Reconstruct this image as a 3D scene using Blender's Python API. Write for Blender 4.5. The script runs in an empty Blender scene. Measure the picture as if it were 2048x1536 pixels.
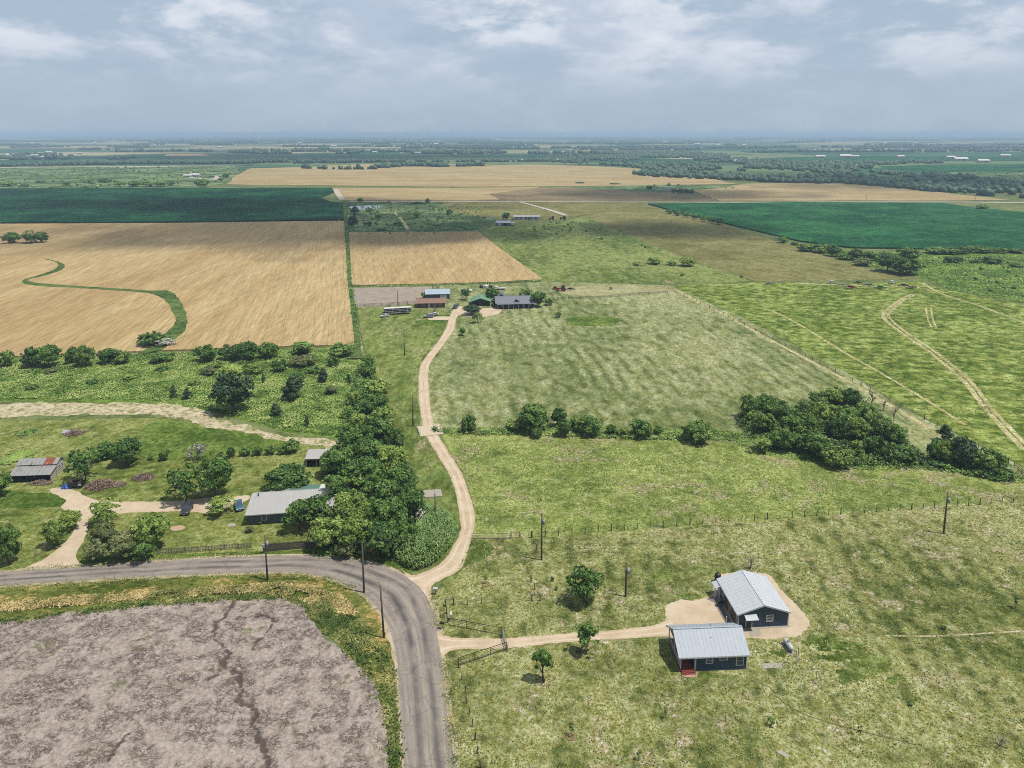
import bpy, bmesh, math, random
import numpy as np
from mathutils import Vector, Matrix
R = math.radians
SC = bpy.context.scene
COL = SC.collection

# ------------------------------------------------------------------ camera
F, CAMH, EYE, CX = 1421.0, 86.0, 266.0, 1024.0     # photo pixels (2048 x 1536), metres
VPY = 9000.0                                       # row where upright edges would meet (the photo's uprights are nearly parallel)
PIT = 0.5 * math.asin(2 * F / (VPY - EYE)); CY = EYE + F * math.tan(PIT)      # CY: row of the optical axis (rise/fall lens)
cam = bpy.data.objects.new('camera', bpy.data.cameras.new('camera'))
COL.objects.link(cam); SC.camera = cam
cam.location = (0, 0, CAMH); cam.rotation_euler = (math.pi / 2 - PIT, 0, 0)
cam.data.sensor_width = 36; cam.data.lens = 36 * F / 2048
cam.data.shift_y = -(768 - CY) / 2048
cam.data.clip_start = 1; cam.data.clip_end = 60000

# ------------------------------------------------------------------ sun, sky, exposure
SUN_EL, SUN_AZ = R(68), R(-17)        # direction towards the sun: right of the view, a little behind the camera
sd = Vector((math.cos(SUN_EL) * math.cos(SUN_AZ), math.cos(SUN_EL) * math.sin(SUN_AZ), math.sin(SUN_EL)))
sun = bpy.data.objects.new('sun', bpy.data.lights.new('sun', 'SUN'))
COL.objects.link(sun); sun.location = (200, -60, 500)
sun.rotation_euler = sd.to_track_quat('Z', 'Y').to_euler()
sun.data.energy = 5.0; sun.data.angle = R(0.53); sun.data.color = (1.0, 0.95, 0.87)
SC.view_settings.view_transform = 'Standard'; SC.view_settings.look = 'None'
SC.view_settings.exposure = 0.45; SC.view_settings.gamma = 1.0; SC.view_settings.use_curve_mapping = False
cy = SC.cycles
cy.use_denoising = False
try: cy.denoiser = 'OPENIMAGEDENOISE'
except Exception: pass
cy.max_bounces = 5; cy.diffuse_bounces = 2; cy.glossy_bounces = 2; cy.transmission_bounces = 3
cy.volume_bounces = 0; cy.transparent_max_bounces = 10
cy.caustics_reflective = False; cy.caustics_refractive = False
cy.sample_clamp_indirect = 4
cy.filter_width = 1.0

def node(nt, t, ins=None, out=0, **props):
    n = nt.nodes.new(t)
    for k, v in props.items(): setattr(n, k, v)
    for k, v in (ins or {}).items():
        s = n.inputs[k]
        if isinstance(v, bpy.types.NodeSocket): nt.links.new(v, s)
        else: s.default_value = v
    return n.outputs[out] if len(n.outputs) else None
def mth(nt, op, a, b=0.0, c=0.0, clamp=False): return node(nt, 'ShaderNodeMath', {0: a, 1: b, 2: c}, operation=op, use_clamp=clamp)
def vm(nt, op, a, b=(0, 0, 0)):
    return node(nt, 'ShaderNodeVectorMath', {0: a, 1: b}, operation=op)
def noise(nt, vec, scale, detail=3.0, rough=0.55, dist=0.0, out=0):
    return node(nt, 'ShaderNodeTexNoise', {'Vector': vec, 'Scale': scale, 'Detail': detail, 'Roughness': rough, 'Distortion': dist}, out)
def mrange(nt, v, a, b, c=0.0, d=1.0, smooth=True):
    return node(nt, 'ShaderNodeMapRange', {0: v, 1: a, 2: b, 3: c, 4: d}, interpolation_type='SMOOTHSTEP' if smooth else 'LINEAR')
def mix(nt, f, a, b, mode='MIX'): return node(nt, 'ShaderNodeMixRGB', {0: f, 1: a, 2: b}, blend_type=mode)
def lin(c): return c / 12.92 if c <= .04045 else ((c + .055) / 1.055) ** 2.4
ALB = 0.46
def C(r, g, b, k=None):           # photographed sRGB -> base colour
    k = ALB if k is None else k
    return (lin(r / 255) * k, lin(g / 255) * k, lin(b / 255) * k, 1.0)

# sky: Nishita with a layer of broken, hazy cloud over it
W = bpy.data.worlds.new('World'); SC.world = W; W.use_nodes = True
nt = W.node_tree; nt.nodes.clear()
sky = node(nt, 'ShaderNodeTexSky', {}, sky_type='NISHITA', sun_disc=False, sun_elevation=SUN_EL, sun_rotation=math.atan2(sd.x, sd.y), altitude=200, air_density=1.0, dust_density=2.2, ozone_density=1.6)
dirv = node(nt, 'ShaderNodeTexCoord', {}, 'Generated')
sp = node(nt, 'ShaderNodeSeparateXYZ', {0: dirv}).node
dz = mth(nt, 'MAXIMUM', sp.outputs[2], 0.0)
den = mth(nt, 'ADD', dz, 0.16)
cp = node(nt, 'ShaderNodeCombineXYZ', {0: mth(nt, 'MULTIPLY', sp.outputs[0], 5.0), 1: mth(nt, 'MULTIPLY', sp.outputs[1], 5.0), 2: mth(nt, 'MULTIPLY', dz, 13.0)})
n1 = noise(nt, cp, 1.7, 9, 0.60, 0.1)
n2 = noise(nt, vm(nt, 'ADD', cp, (9, 4, 2)), 0.42, 4, 0.5)
cov = mth(nt, 'ADD', mth(nt, 'MULTIPLY', n1, 0.7), mth(nt, 'MULTIPLY', n2, 0.3))
alpha = mrange(nt, cov, 0.44, 0.59)
rise = mrange(nt, dz, 0.04, 0.13)                     # clouds drown in haze near the horizon
alpha = mth(nt, 'MULTIPLY', alpha, mth(nt, 'ADD', mth(nt, 'MULTIPLY', rise, 0.8), 0.12))
skyc = mix(nt, 1.0, sky, (0.085, 0.085, 0.085, 1), 'MULTIPLY')
veil = mix(nt, 0.88, skyc, (0.335, 0.42, 0.525, 1))
n3 = noise(nt, vm(nt, 'ADD', cp, (0.12, 0.2, 0.35)), 1.3, 6, 0.55, 0.2)
cl = mix(nt, mrange(nt, n3, 0.36, 0.62), (0.38, 0.45, 0.555, 1), (0.62, 0.65, 0.705, 1))
fin = mix(nt, alpha, veil, cl)
bg = node(nt, 'ShaderNodeBackground', {0: fin, 1: 0.92})
node(nt, 'ShaderNodeOutputWorld', {0: bg})
W.cycles.sampling_method = 'MANUAL'; W.cycles.sample_map_resolution = 256

# ------------------------------------------------------------------ geometry helpers
cP, sP = math.cos(PIT), math.sin(PIT)
def ray(x, y):
    u = (x - CX) / F; v = (CY - y) / F
    return u, cP + v * sP, -sP + v * cP
def P(x, y, z=0.0):               # photo pixel -> point on the level z
    u, a, b = ray(x, y); t = (CAMH - z) / -b
    return Vector((u * t, a * t, z))
def proj(x, y, z=0.0):            # point -> photo pixel
    z -= CAMH; f = y * cP - z * sP; return CX + F * x / f, CY - F * (y * sP + z * cP) / f
def tall(bx, by, ty):             # height of something standing at pixel (bx,by) whose top shows at row ty
    b = P(bx, by); _, a, c = ray(bx, ty)
    return CAMH + c * b.y / a
def mpp(x, y):                    # metres per photo pixel across the view at a ground pixel
    p = P(x, y); return (p.y * cP + CAMH * sP) / F
rng = np.random.default_rng(7); rnd = random.Random(7)

_perm = np.random.default_rng(3).random((256, 256))
def vnoise(x, y):
    xi = np.floor(x).astype(int); yi = np.floor(y).astype(int); fx = x - xi; fy = y - yi
    fx = fx * fx * (3 - 2 * fx); fy = fy * fy * (3 - 2 * fy)
    g = lambda a, b: _perm[a & 255, b & 255]
    return (g(xi, yi) * (1 - fx) + g(xi + 1, yi) * fx) * (1 - fy) + (g(xi, yi + 1) * (1 - fx) + g(xi + 1, yi + 1) * fx) * fy
def fbm(x, y, o=4, lac=2.03, gain=0.5):
    x = np.asarray(x, float); y = np.asarray(y, float)
    s = 0; a = 1; t = 0
    for i in range(o):
        s = s + a * vnoise(x + i * 17.3, y + i * 9.1); t += a; a *= gain; x = x * lac; y = y * lac
    return s / t

def link(o, parent=None):
    COL.objects.link(o)
    if parent is not None: o.parent = parent
    return o
def mesh_obj(name, verts, faces, mat, parent=None, smooth=False):
    me = bpy.data.meshes.new(name); me.from_pydata([tuple(v) for v in verts], [], faces); me.update()
    if smooth: me.polygons.foreach_set('use_smooth', [True] * len(me.polygons))
    if mat: me.materials.append(mat)
    return link(bpy.data.objects.new(name, me), parent)
def np_mesh(name, V, Q, mat, attrs=None):   # V (n,3), Q (m,k) all the same corner count
    me = bpy.data.meshes.new(name)
    m, k = Q.shape
    me.vertices.add(len(V)); me.vertices.foreach_set('co', np.ascontiguousarray(V, np.float32).ravel())
    me.loops.add(m * k); me.loops.foreach_set('vertex_index', np.ascontiguousarray(Q, np.int32).ravel())
    me.polygons.add(m); me.polygons.foreach_set('loop_start', np.arange(m, dtype=np.int32) * k)
    me.update(calc_edges=True)
    for an, dom, vals in (attrs or []):
        a = me.attributes.new(an, 'FLOAT', dom); a.data.foreach_set('value', np.ascontiguousarray(vals, np.float32))
    if mat: me.materials.append(mat)
    return me
def tag(o, label, cat, group=None, kind=None):
    if label: o['label'] = label
    if cat: o['category'] = cat
    if group: o['group'] = group
    if kind: o['kind'] = kind
    return o
def struct(o, label=None):
    o['kind'] = 'structure'
    if label: o['label'] = label
    return o
def thing(name, label, cat, loc=(0, 0, 0), rz=0.0, group=None):
    o = link(bpy.data.objects.new(name, None)); o.empty_display_size = 0.5
    o.location = loc; o.rotation_euler = (0, 0, rz)
    return tag(o, label, cat, group)

class MB:                                    # collects shapes for ONE mesh
    def __init__(s): s.v = []; s.f = []
    def add(s, vs, fs):
        b = len(s.v); s.v += [tuple(v) for v in vs]; s.f += [tuple(i + b for i in f) for f in fs]; return s
    def box(s, x0, x1, y0, y1, z0, z1):
        return s.add([(x0, y0, z0), (x1, y0, z0), (x1, y1, z0), (x0, y1, z0), (x0, y0, z1), (x1, y0, z1), (x1, y1, z1), (x0, y1, z1)],
                     [(3, 2, 1, 0), (4, 5, 6, 7), (0, 1, 5, 4), (1, 2, 6, 5), (2, 3, 7, 6), (3, 0, 4, 7)])
    def bar(s, a, b, w, h=None):
        a = Vector(a); b = Vector(b); h = h or w; d = (b - a).normalized()
        up = Vector((0, 0, 1)) if abs(d.z) < .95 else Vector((0, 1, 0))
        sx = d.cross(up).normalized() * w / 2; sy = sx.cross(d).normalized() * h / 2
        vs = [p + i * sx + j * sy for p in (a, b) for i, j in ((-1, -1), (1, -1), (1, 1), (-1, 1))]
        return s.add(vs, [(0, 1, 2, 3), (7, 6, 5, 4), (0, 4, 5, 1), (1, 5, 6, 2), (2, 6, 7, 3), (3, 7, 4, 0)])
    def tube(s, pts, rad, n=6):
        pts = [Vector(p) for p in pts]; vs = []; fs = []
        for i, p in enumerate(pts):
            d = (pts[min(i + 1, len(pts) - 1)] - pts[max(i - 1, 0)]).normalized()
            up = Vector((0, 0, 1)) if abs(d.z) < .9 else Vector((0, 1, 0))
            a = d.cross(up).normalized(); b = a.cross(d)
            r = rad[i] if isinstance(rad, (list, tuple)) else rad
            vs += [p + r * (math.cos(2 * math.pi * k / n) * a + math.sin(2 * math.pi * k / n) * b) for k in range(n)]
        for i in range(len(pts) - 1):
            for k in range(n):
                fs.append((i * n + k, i * n + (k + 1) % n, (i + 1) * n + (k + 1) % n, (i + 1) * n + k))
        fs.append(tuple(range(n - 1, -1, -1))); fs.append(tuple((len(pts) - 1) * n + k for k in range(n)))
        return s.add(vs, fs)
    def poly(s, vs): return s.add(vs, [tuple(range(len(vs)))])
    def slab(s, quad, th):                   # a thick sheet from four corners, thickness downwards along its normal
        q = [Vector(p) for p in quad]; n = (q[1] - q[0]).cross(q[3] - q[0]).normalized() * -th
        return s.add(q + [p + n for p in q], [(0, 1, 2, 3), (7, 6, 5, 4), (0, 4, 5, 1), (1, 5, 6, 2), (2, 6, 7, 3), (3, 7, 4, 0)])
    def build(s, name, mat, parent=None, smooth=False): return mesh_obj(name, s.v, s.f, mat, parent, smooth)
def copy_tree(o, parent=None):
    c = link(o.copy(), parent)
    for ch in o.children:
        d = link(ch.copy(), c)
        for g in ch.children: link(g.copy(), d)
    return c

def spline(pts, step, closed=False):         # Catmull-Rom through 2D points, resampled
    p = np.array(pts, float); n = len(p); out = []
    rngi = range(n if closed else n - 1)
    for i in rngi:
        g = (lambda k: p[k % n]) if closed else (lambda k: p[min(max(k, 0), n - 1)])
        a, b, c, d = g(i - 1), g(i), g(i + 1), g(i + 2)
        m = max(2, int(np.hypot(*(c - b)) / step))
        for t in np.arange(m) / m:
            out.append(.5 * ((2 * b) + (c - a) * t + (2 * a - 5 * b + 4 * c - d) * t * t + (3 * b - a - 3 * c + d) * t ** 3))
    if not closed: out.append(p[-1])
    return np.array(out)
def straight(pts, step):
    p = np.array(pts, float); out = []
    for i in range(len(p)):
        b, c = p[i], p[(i + 1) % len(p)]
        m = max(1, int(np.hypot(*(c - b)) / step))
        out += [b + (c - b) * k / m for k in range(m)]
    return np.array(out)
def wobble(q, amp, scale, seed=0.0):
    s = seed * 31.7
    dx = fbm(q[:, 0] / scale + s, q[:, 1] / scale + 5 + s, 4, 2.3, .62) - .5
    dy = fbm(q[:, 0] / scale + 40 + s, q[:, 1] / scale + 77 + s, 4, 2.3, .62) - .5
    return q + 2 * amp * np.stack([dx, dy], 1)
def outline(px, smooth=True, step=1.0, amp=0.5, scale=4.0, seed=0.0):
    g = [P(*p).xy for p in px]
    q = spline(g, step, True) if smooth else straight(g, step)
    return wobble(q, amp, scale, seed) if amp else q
def sheet(name, px, z, mat, smooth=True, step=1.0, amp=0.5, scale=4.0, seed=0.0, h=0.0, q=None):
    q = outline(px, smooth, step, amp, scale, seed) if q is None else q
    if len(q) > 3 and np.dot(q[:, 0], np.roll(q[:, 1], -1)) - np.dot(q[:, 1], np.roll(q[:, 0], -1)) < 0: q = q[::-1]
    n = len(q)
    from mathutils.geometry import delaunay_2d_cdt
    c0 = q.mean(0)
    vs, es, fs = delaunay_2d_cdt([Vector((a - c0[0], b - c0[1])) for a, b in q], [(i, (i + 1) % n) for i in range(n)], [], 1, 1e-4)[:3]
    V = [(v.x + c0[0], v.y + c0[1], z + h) for v in vs]
    fs = [tuple(f) if (vs[f[1]] - vs[f[0]]).cross(vs[f[2]] - vs[f[0]]) > 0 else tuple(f)[::-1] for f in fs]
    if h:
        k = len(V); V += [(a, b, z - .05) for a, b in q] + [(a, b, z + h) for a, b in q]
        fs += [(k + i, k + (i + 1) % n, k + n + (i + 1) % n, k + n + i) for i in range(n)]
    me = bpy.data.meshes.new(name); me.from_pydata(V, [], fs); me.update(); me.materials.append(mat)
    return struct(link(bpy.data.objects.new(name, me)))
def ribbon(name, pairs, z, mat, step=1.0, amp=0.2, scale=2.0, crown=0.0, n=6, seed=1.0, widen=0.0):
    A = np.array([P(*a).xy for a, b in pairs]); B = np.array([P(*b).xy for a, b in pairs])
    mid = (A + B) / 2; M = []
    for arr in (A, B):
        out = []
        for i in range(len(mid) - 1):
            m = max(2, int(np.hypot(*(mid[i + 1] - mid[i])) / step))
            g = lambda k: arr[min(max(k, 0), len(arr) - 1)]
            a, b, c, d = g(i - 1), g(i), g(i + 1), g(i + 2)
            for t in np.arange(m) / m:
                out.append(.5 * ((2 * b) + (c - a) * t + (2 * a - 5 * b + 4 * c - d) * t * t + (3 * b - a - 3 * c + d) * t ** 3))
        out.append(arr[-1]); M.append(np.array(out))
    A, B = M
    if widen:
        d = (B - A) / np.linalg.norm(B - A, axis=1)[:, None]; A = A - d * widen; B = B + d * widen
    A = wobble(A, amp, scale, seed); B = wobble(B, amp, scale, seed + 3)
    L = np.concatenate([[0], np.cumsum(np.linalg.norm(np.diff((A + B) / 2, axis=0), axis=1))])
    V = []; U = []; Vv = []
    for k in range(n + 1):
        t = k / n; p = A * (1 - t) + B * t
        V.append(np.column_stack([p, np.full(len(p), z + crown * 4 * t * (1 - t))])); U.append(np.full(len(p), t)); Vv.append(L)
    m = len(A); V = np.stack(V, 1).reshape(-1, 3); U = np.stack(U, 1).ravel(); Vv = np.stack(Vv, 1).ravel()
    i = np.arange(m - 1)[:, None] * (n + 1) + np.arange(n)[None]
    Q = np.stack([i, i + 1, i + n + 2, i + n + 1], -1).reshape(-1, 4)
    me = np_mesh(name, V, Q, mat, [('u', 'POINT', U), ('v', 'POINT', Vv)])
    if me.polygons[0].normal.z < 0: me.flip_normals()
    return struct(link(bpy.data.objects.new(name, me)))
def inside(x, y, poly):
    c = np.zeros(len(x), bool); j = len(poly) - 1
    for i in range(len(poly)):
        xi, yi = poly[i]; xj, yj = poly[j]
        if yi != yj:
            c ^= ((yi > y) != (yj > y)) & (x < (xj - xi) * (y - yi) / (yj - yi) + xi)
        j = i
    return c
def scatter(px, n, seed=1, smooth=True):
    q = outline(px, smooth, 2.0, 0); lo = q.min(0); hi = q.max(0); r = np.random.default_rng(seed)
    out = []
    tot = 0
    while tot < n:
        a = lo + (hi - lo) * r.random((n * 2, 2)); a = a[inside(a[:, 0], a[:, 1], q)]; out.append(a); tot += len(a)
    return np.concatenate(out)[:n]

# ------------------------------------------------------------------ materials
def newmat(name):
    m = bpy.data.materials.new(name); m.use_nodes = True; m.node_tree.nodes.clear(); return m, m.node_tree
def finish(nt, col, rough=0.9, bump=None, dist=0.1, strength=1.0, metal=0.0, spec=0.25):
    ins = {'Base Color': col, 'Roughness': rough, 'Metallic': metal, 'Specular IOR Level': spec}
    if bump is not None: ins['Normal'] = node(nt, 'ShaderNodeBump', {'Height': bump, 'Distance': dist, 'Strength': strength})
    s = node(nt, 'ShaderNodeBsdfPrincipled', ins)
    node(nt, 'ShaderNodeOutputMaterial', {0: s})
def wpos(nt): return node(nt, 'ShaderNodeNewGeometry', {}, 'Position')
def rot2(nt, pos, ang, sx=1.0, sy=1.0):
    return node(nt, 'ShaderNodeMapping', {'Vector': pos, 'Rotation': (0, 0, ang), 'Scale': (sx, sy, 1)}, vector_type='TEXTURE' if False else 'POINT')
def field_mat(name, light, mid, dark, big=.018, med=.16, fine=1.7, cover=(.50, .64), dk=.8, stripe=None, row=None, straw=None, bumpd=.25, fk=.35, off=(0, 0, 0), stretch=None, lc=(.40, .60), bw=.5):
    m, nt = newmat(name); p0 = vm(nt, 'ADD', wpos(nt), off)
    p = rot2(nt, p0, stretch[0], 1, stretch[1]) if stretch else p0
    f1 = noise(nt, p, big, 4, .55, .3); f2 = noise(nt, p, med, 5, .66, .2); f3 = noise(nt, p, fine, 4, .7)
    f4 = noise(nt, vm(nt, 'ADD', p, (313, 71, 5)), med * 1.9, 5, .7)
    a = mrange(nt, mth(nt, 'ADD', mth(nt, 'MULTIPLY', f1, bw), mth(nt, 'MULTIPLY', f2, 1 - bw)), *lc)
    col = mix(nt, a, mid, light)
    d = mth(nt, 'ADD', mth(nt, 'MULTIPLY', f4, .62), mth(nt, 'MULTIPLY', f3, .38))
    d = mth(nt, 'ADD', d, mth(nt, 'MULTIPLY', mth(nt, 'SUBTRACT', .5, f1), .7 * bw))
    hgt = f3
    if stripe:                                    # mower passes: (angle, period, strength)
        for ang, per, st in stripe:
            q = rot2(nt, p0, ang); x = node(nt, 'ShaderNodeSeparateXYZ', {0: q}, 0)
            wob = mth(nt, 'MULTIPLY', noise(nt, p0, .03, 2), 9.0)
            s = mth(nt, 'SINE', mth(nt, 'ADD', mth(nt, 'MULTIPLY', x, 2 * math.pi / per), wob))
            d = mth(nt, 'ADD', d, mth(nt, 'MULTIPLY', mth(nt, 'MULTIPLY', s, st), mrange(nt, noise(nt, p0, .022, 2), .44, .56, .1, 1.0)))
    col = mix(nt, mth(nt, 'MULTIPLY', mrange(nt, d, *cover), dk), col, dark)
    if straw:                                     # (colour, low, high)
        f5 = noise(nt, vm(nt, 'ADD', p, (77, 9, 3)), straw[3] if len(straw) > 3 else .5, 6, .75)
        col = mix(nt, mrange(nt, f5, straw[1], straw[2]), col, straw[0])
    if row:                                       # crop rows: (angle, period, strength, tramline period)
        q = rot2(nt, p0, row[0]); x = node(nt, 'ShaderNodeSeparateXYZ', {0: q}, 0)
        st = noise(nt, rot2(nt, q, 0, 1.0, .03), 1.0 / row[1], 3, .6)
        col = mix(nt, mrange(nt, st, .3, .7, row[2], 0.0), col, dark)
        if row[3]:
            w = mth(nt, 'ABSOLUTE', mth(nt, 'SINE', mth(nt, 'ADD', mth(nt, 'MULTIPLY', x, math.pi / row[3]), mth(nt, 'MULTIPLY', noise(nt, p0, .012, 2), 3.0))))
            ln = mth(nt, 'MULTIPLY', mrange(nt, w, .0, .10, 1.0, 0.0), mrange(nt, noise(nt, p0, .05, 3), .42, .6, .0, row[4]))
            col = mix(nt, ln, col, dark)
    f6 = noise(nt, vm(nt, 'ADD', p, (17, 205, 8)), fine * .42, 5, .75)
    g = mth(nt, 'MULTIPLY', mrange(nt, f3, .34, .66, 1 - fk, 1 + fk, False), mrange(nt, f6, .34, .66, 1 - fk * .75, 1 + fk * .75, False))
    col = mix(nt, 1.0, col, node(nt, 'ShaderNodeCombineXYZ', {0: g, 1: g, 2: mth(nt, 'MULTIPLY', g, g) if fk > .3 else g}), 'MULTIPLY')
    finish(nt, col, .95, mth(nt, 'ADD', f3, mth(nt, 'MULTIPLY', f6, 1.6)), bumpd, 1.0, spec=.04)
    return m
def plain(name, col, rough=.7, var=.15, scale=3.0, metal=0.0, spec=.4, bump=0.0, dirt=None, obj=False):
    m, nt = newmat(name)
    p = node(nt, 'ShaderNodeTexCoord', {}, 'Object') if obj else wpos(nt)
    f = noise(nt, p, scale, 5, .65); g = mrange(nt, f, .25, .75, 1 - var, 1 + var, False)
    c = mix(nt, 1.0, col, node(nt, 'ShaderNodeCombineXYZ', {0: g, 1: g, 2: g}), 'MULTIPLY')
    if dirt: c = mix(nt, mrange(nt, noise(nt, vm(nt, 'ADD', p, (5, 50, 9)), dirt[1], 6, .7), dirt[2], dirt[3]), c, dirt[0])
    finish(nt, c, rough, f if bump else None, bump, 1, metal, spec)
    return m
# ================================================================== THE LAND
# one great sheet of ground to the horizon (about 17 km: where the earth's curve would end it)
def ground_material():
    m, nt = newmat('prairie'); p = wpos(nt)
    f1 = noise(nt, p, .02, 5, .6); f2 = noise(nt, p, .2, 5, .7); f3 = noise(nt, p, 1.6, 4, .7)
    near = mix(nt, mrange(nt, f1, .38, .6), C(112, 126, 76), C(138, 146, 94))
    near = mix(nt, mrange(nt, f2, .48, .6, 0, .8), near, C(80, 98, 44)); near = mix(nt, mrange(nt, f3, .5, .68, 0, .6), near, C(76, 92, 40))
    # far patchwork of fields: stretched cells with a crop each
    q = node(nt, 'ShaderNodeMapping', {'Vector': p, 'Rotation': (0, 0, .12), 'Scale': (1 / 700, 1 / 520, 0)})
    v = node(nt, 'ShaderNodeTexVoronoi', {'Vector': q, 'Scale': 1.0, 'Randomness': .8}, 'Color', distance='CHEBYCHEV', feature='F1')
    r = node(nt, 'ShaderNodeSeparateColor', {0: v}, 0)
    cr = node(nt, 'ShaderNodeValToRGB', {0: r}).node
    cr.color_ramp.interpolation = 'CONSTANT'
    for i, (t, c) in enumerate([(0, C(84, 116, 84)), (.18, C(112, 134, 92)), (.3, C(52, 94, 66)), (.42, C(74, 112, 78)), (.52, C(160, 156, 118)), (.62, C(58, 104, 70)), (.74, C(124, 140, 96)), (.86, C(184, 172, 134))]):
        e = cr.color_ramp.elements[i] if i < 2 else cr.color_ramp.elements.new(t)
        e.position = t; e.color = c
    f5 = noise(nt, rot2(nt, p, 0, .25, 1), .004, 5, .65)
    far = mix(nt, mrange(nt, f5, .56, .62, 0, .8), cr.outputs[0], C(44, 70, 54))
    ln = node(nt, 'ShaderNodeVectorMath', {0: p}, 1, operation='LENGTH')
    col = mix(nt, mrange(nt, ln, 1300, 1900), near, far)
    finish(nt, col, .95, f3, .2, .8, spec=.05)
    return m
V = [(0, 0, 0)]; Fc = []
rad = [60, 110, 170, 250, 360, 520, 760, 1100, 1600, 2400, 3600, 5400, 8000, 12000, 18000, 34000]; NS = 72
for r_ in rad:
    V += [(r_ * math.cos(2 * math.pi * k / NS), r_ * math.sin(2 * math.pi * k / NS), 0) for k in range(NS)]
for k in range(NS): Fc.append((0, 1 + k, 1 + (k + 1) % NS))
for i in range(len(rad) - 1):
    for k in range(NS):
        a = 1 + i * NS; b = a + NS; j = (k + 1) % NS
        Fc.append((a + k, b + k, b + j, a + j))
struct(mesh_obj('ground', V, Fc, ground_material()), 'flat green prairie of pastures and fields running to the horizon')

# ---- materials of the fields
M_YARD = field_mat('yard_grass', C(186, 186, 122), C(148, 154, 86), C(70, 88, 30), big=.03, med=.15, fine=2.0, cover=(.48, .62), dk=.88, stripe=[(.1, 3.8, .045)], straw=(C(192, 180, 138), .53, .66, .17), fk=.55, bumpd=.35, bw=.4)
M_PADDOCK = field_mat('paddock_grass', C(172, 182, 104), C(140, 152, 78), C(82, 104, 40), big=.025, med=.13, fine=1.5, cover=(.49, .62), straw=(C(172, 164, 120), .51, .63, .13), fk=.5, bumpd=.3, bw=.35)
M_HOME = field_mat('homestead_grass', C(160, 166, 96), C(128, 140, 66), C(74, 94, 34), big=.03, med=.16, fine=1.6, cover=(.48, .61), straw=(C(178, 168, 126), .58, .70, .3), fk=.5, bumpd=.3, bw=.4, off=(90, 5, 0), stripe=[(1.2, 3.2, .03)])
M_YGREEN = field_mat('greener_yard_grass', C(156, 166, 92), C(118, 138, 60), C(66, 90, 28), big=.08, med=.3, fine=2.0, cover=(.46, .60), straw=(C(184, 176, 130), .58, .68, .5), fk=.55, bumpd=.35)
M_LAWN = field_mat('mown_pasture', C(170, 174, 122), C(136, 144, 90), C(82, 100, 50), big=.016, med=.11, fine=1.1, cover=(.47, .62), stripe=[(-.10, 5.0, .055)], straw=(C(178, 172, 138), .58, .72, .16), fk=.45, bumpd=.35, stretch=(-.08, .55), bw=.4)
M_LAWN2 = field_mat('strip_grass', C(146, 156, 88), C(118, 134, 66), C(76, 98, 38), big=.02, med=.12, fine=1.3, cover=(.47, .60), straw=(C(164, 156, 116), .55, .68, .15), off=(40, 9, 0), fk=.48, stretch=(-.1, .5))
M_HAY = field_mat('hay_meadow', C(172, 184, 102), C(136, 152, 68), C(74, 98, 30), big=.03, med=.12, fine=.7, cover=(.45, .57), dk=.95, straw=(C(186, 184, 114), .60, .72, .12), stretch=(.25, 1.25), fk=.45, lc=(.42, .58), bumpd=.4, bw=.2)
M_KHAKI = field_mat('mown_hayfield', C(154, 149, 96), C(132, 128, 76), C(98, 100, 52), big=.012, med=.05, fine=.45, cover=(.5, .66), row=(-.35, 3.0, .45, 9.0, .4), fk=.32)
M_WHEAT = field_mat('ripe_wheat', C(210, 186, 138), C(192, 165, 117), C(146, 118, 74), big=.012, med=.06, fine=1.0, cover=(.56, .74), dk=.45, row=(-.23, .9, .4, 6.5, 1.0), fk=.17, bumpd=.3, stretch=(-.23, .12), bw=.4)
M_WHEAT2 = field_mat('cut_wheat', C(202, 184, 140), C(184, 162, 116), C(146, 124, 84), big=.006, med=.03, fine=.25, cover=(.54, .72), dk=.6, row=(1.5, 5.0, .5, 26.0, .6), fk=.2, stretch=(0, 2.5))
M_FALLOW = field_mat('brown_stubble', C(168, 150, 114), C(148, 130, 98), C(120, 106, 78), big=.006, med=.02, fine=.3, row=(1.5, 5.0, .5, 22.0, .6), fk=.2)
M_CORN = field_mat('corn_crop', C(48, 112, 66), C(26, 84, 50), C(8, 48, 30), big=.012, med=.04, fine=.5, cover=(.42, .60), dk=.8, row=(1.35, 2.0, .5, 0, 0), fk=.5, bumpd=.9)
M_CORN2 = field_mat('young_corn', C(64, 128, 72), C(38, 102, 58), C(16, 66, 40), big=.012, med=.04, fine=.55, cover=(.46, .62), dk=.7, row=(1.1, 2.2, .5, 0, 0), fk=.5, bumpd=.9)
M_BRUSH = field_mat('brush_pasture', C(140, 158, 108), C(108, 132, 82), C(62, 90, 52), big=.012, med=.035, fine=.3, cover=(.45, .57), dk=.9, straw=(C(166, 160, 128), .58, .70, .05), fk=.35)
M_WEEDG = field_mat('weedy_ground', C(134, 162, 70), C(98, 130, 48), C(58, 90, 30), big=.05, med=.22, fine=1.5, cover=(.45, .6), straw=(C(176, 162, 120), .58, .70, .2), fk=.5)
M_GREEN = field_mat('lush_grass', C(136, 156, 74), C(104, 130, 52), C(64, 90, 28), big=.08, med=.4, fine=2.0, cover=(.45, .6), fk=.5, bumpd=.35)
M_VERGE = field_mat('verge_grass', C(140, 146, 72), C(106, 118, 48), C(68, 84, 28), big=.06, med=.35, fine=2.4, cover=(.46, .6), straw=(C(202, 174, 108), .51, .61, .16), fk=.5, stretch=(.0, 1.7))
M_SWALE = field_mat('swale_grass', C(108, 128, 68), C(82, 106, 50), C(54, 78, 32), big=.05, med=.2, fine=1.0, fk=.45)
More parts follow.
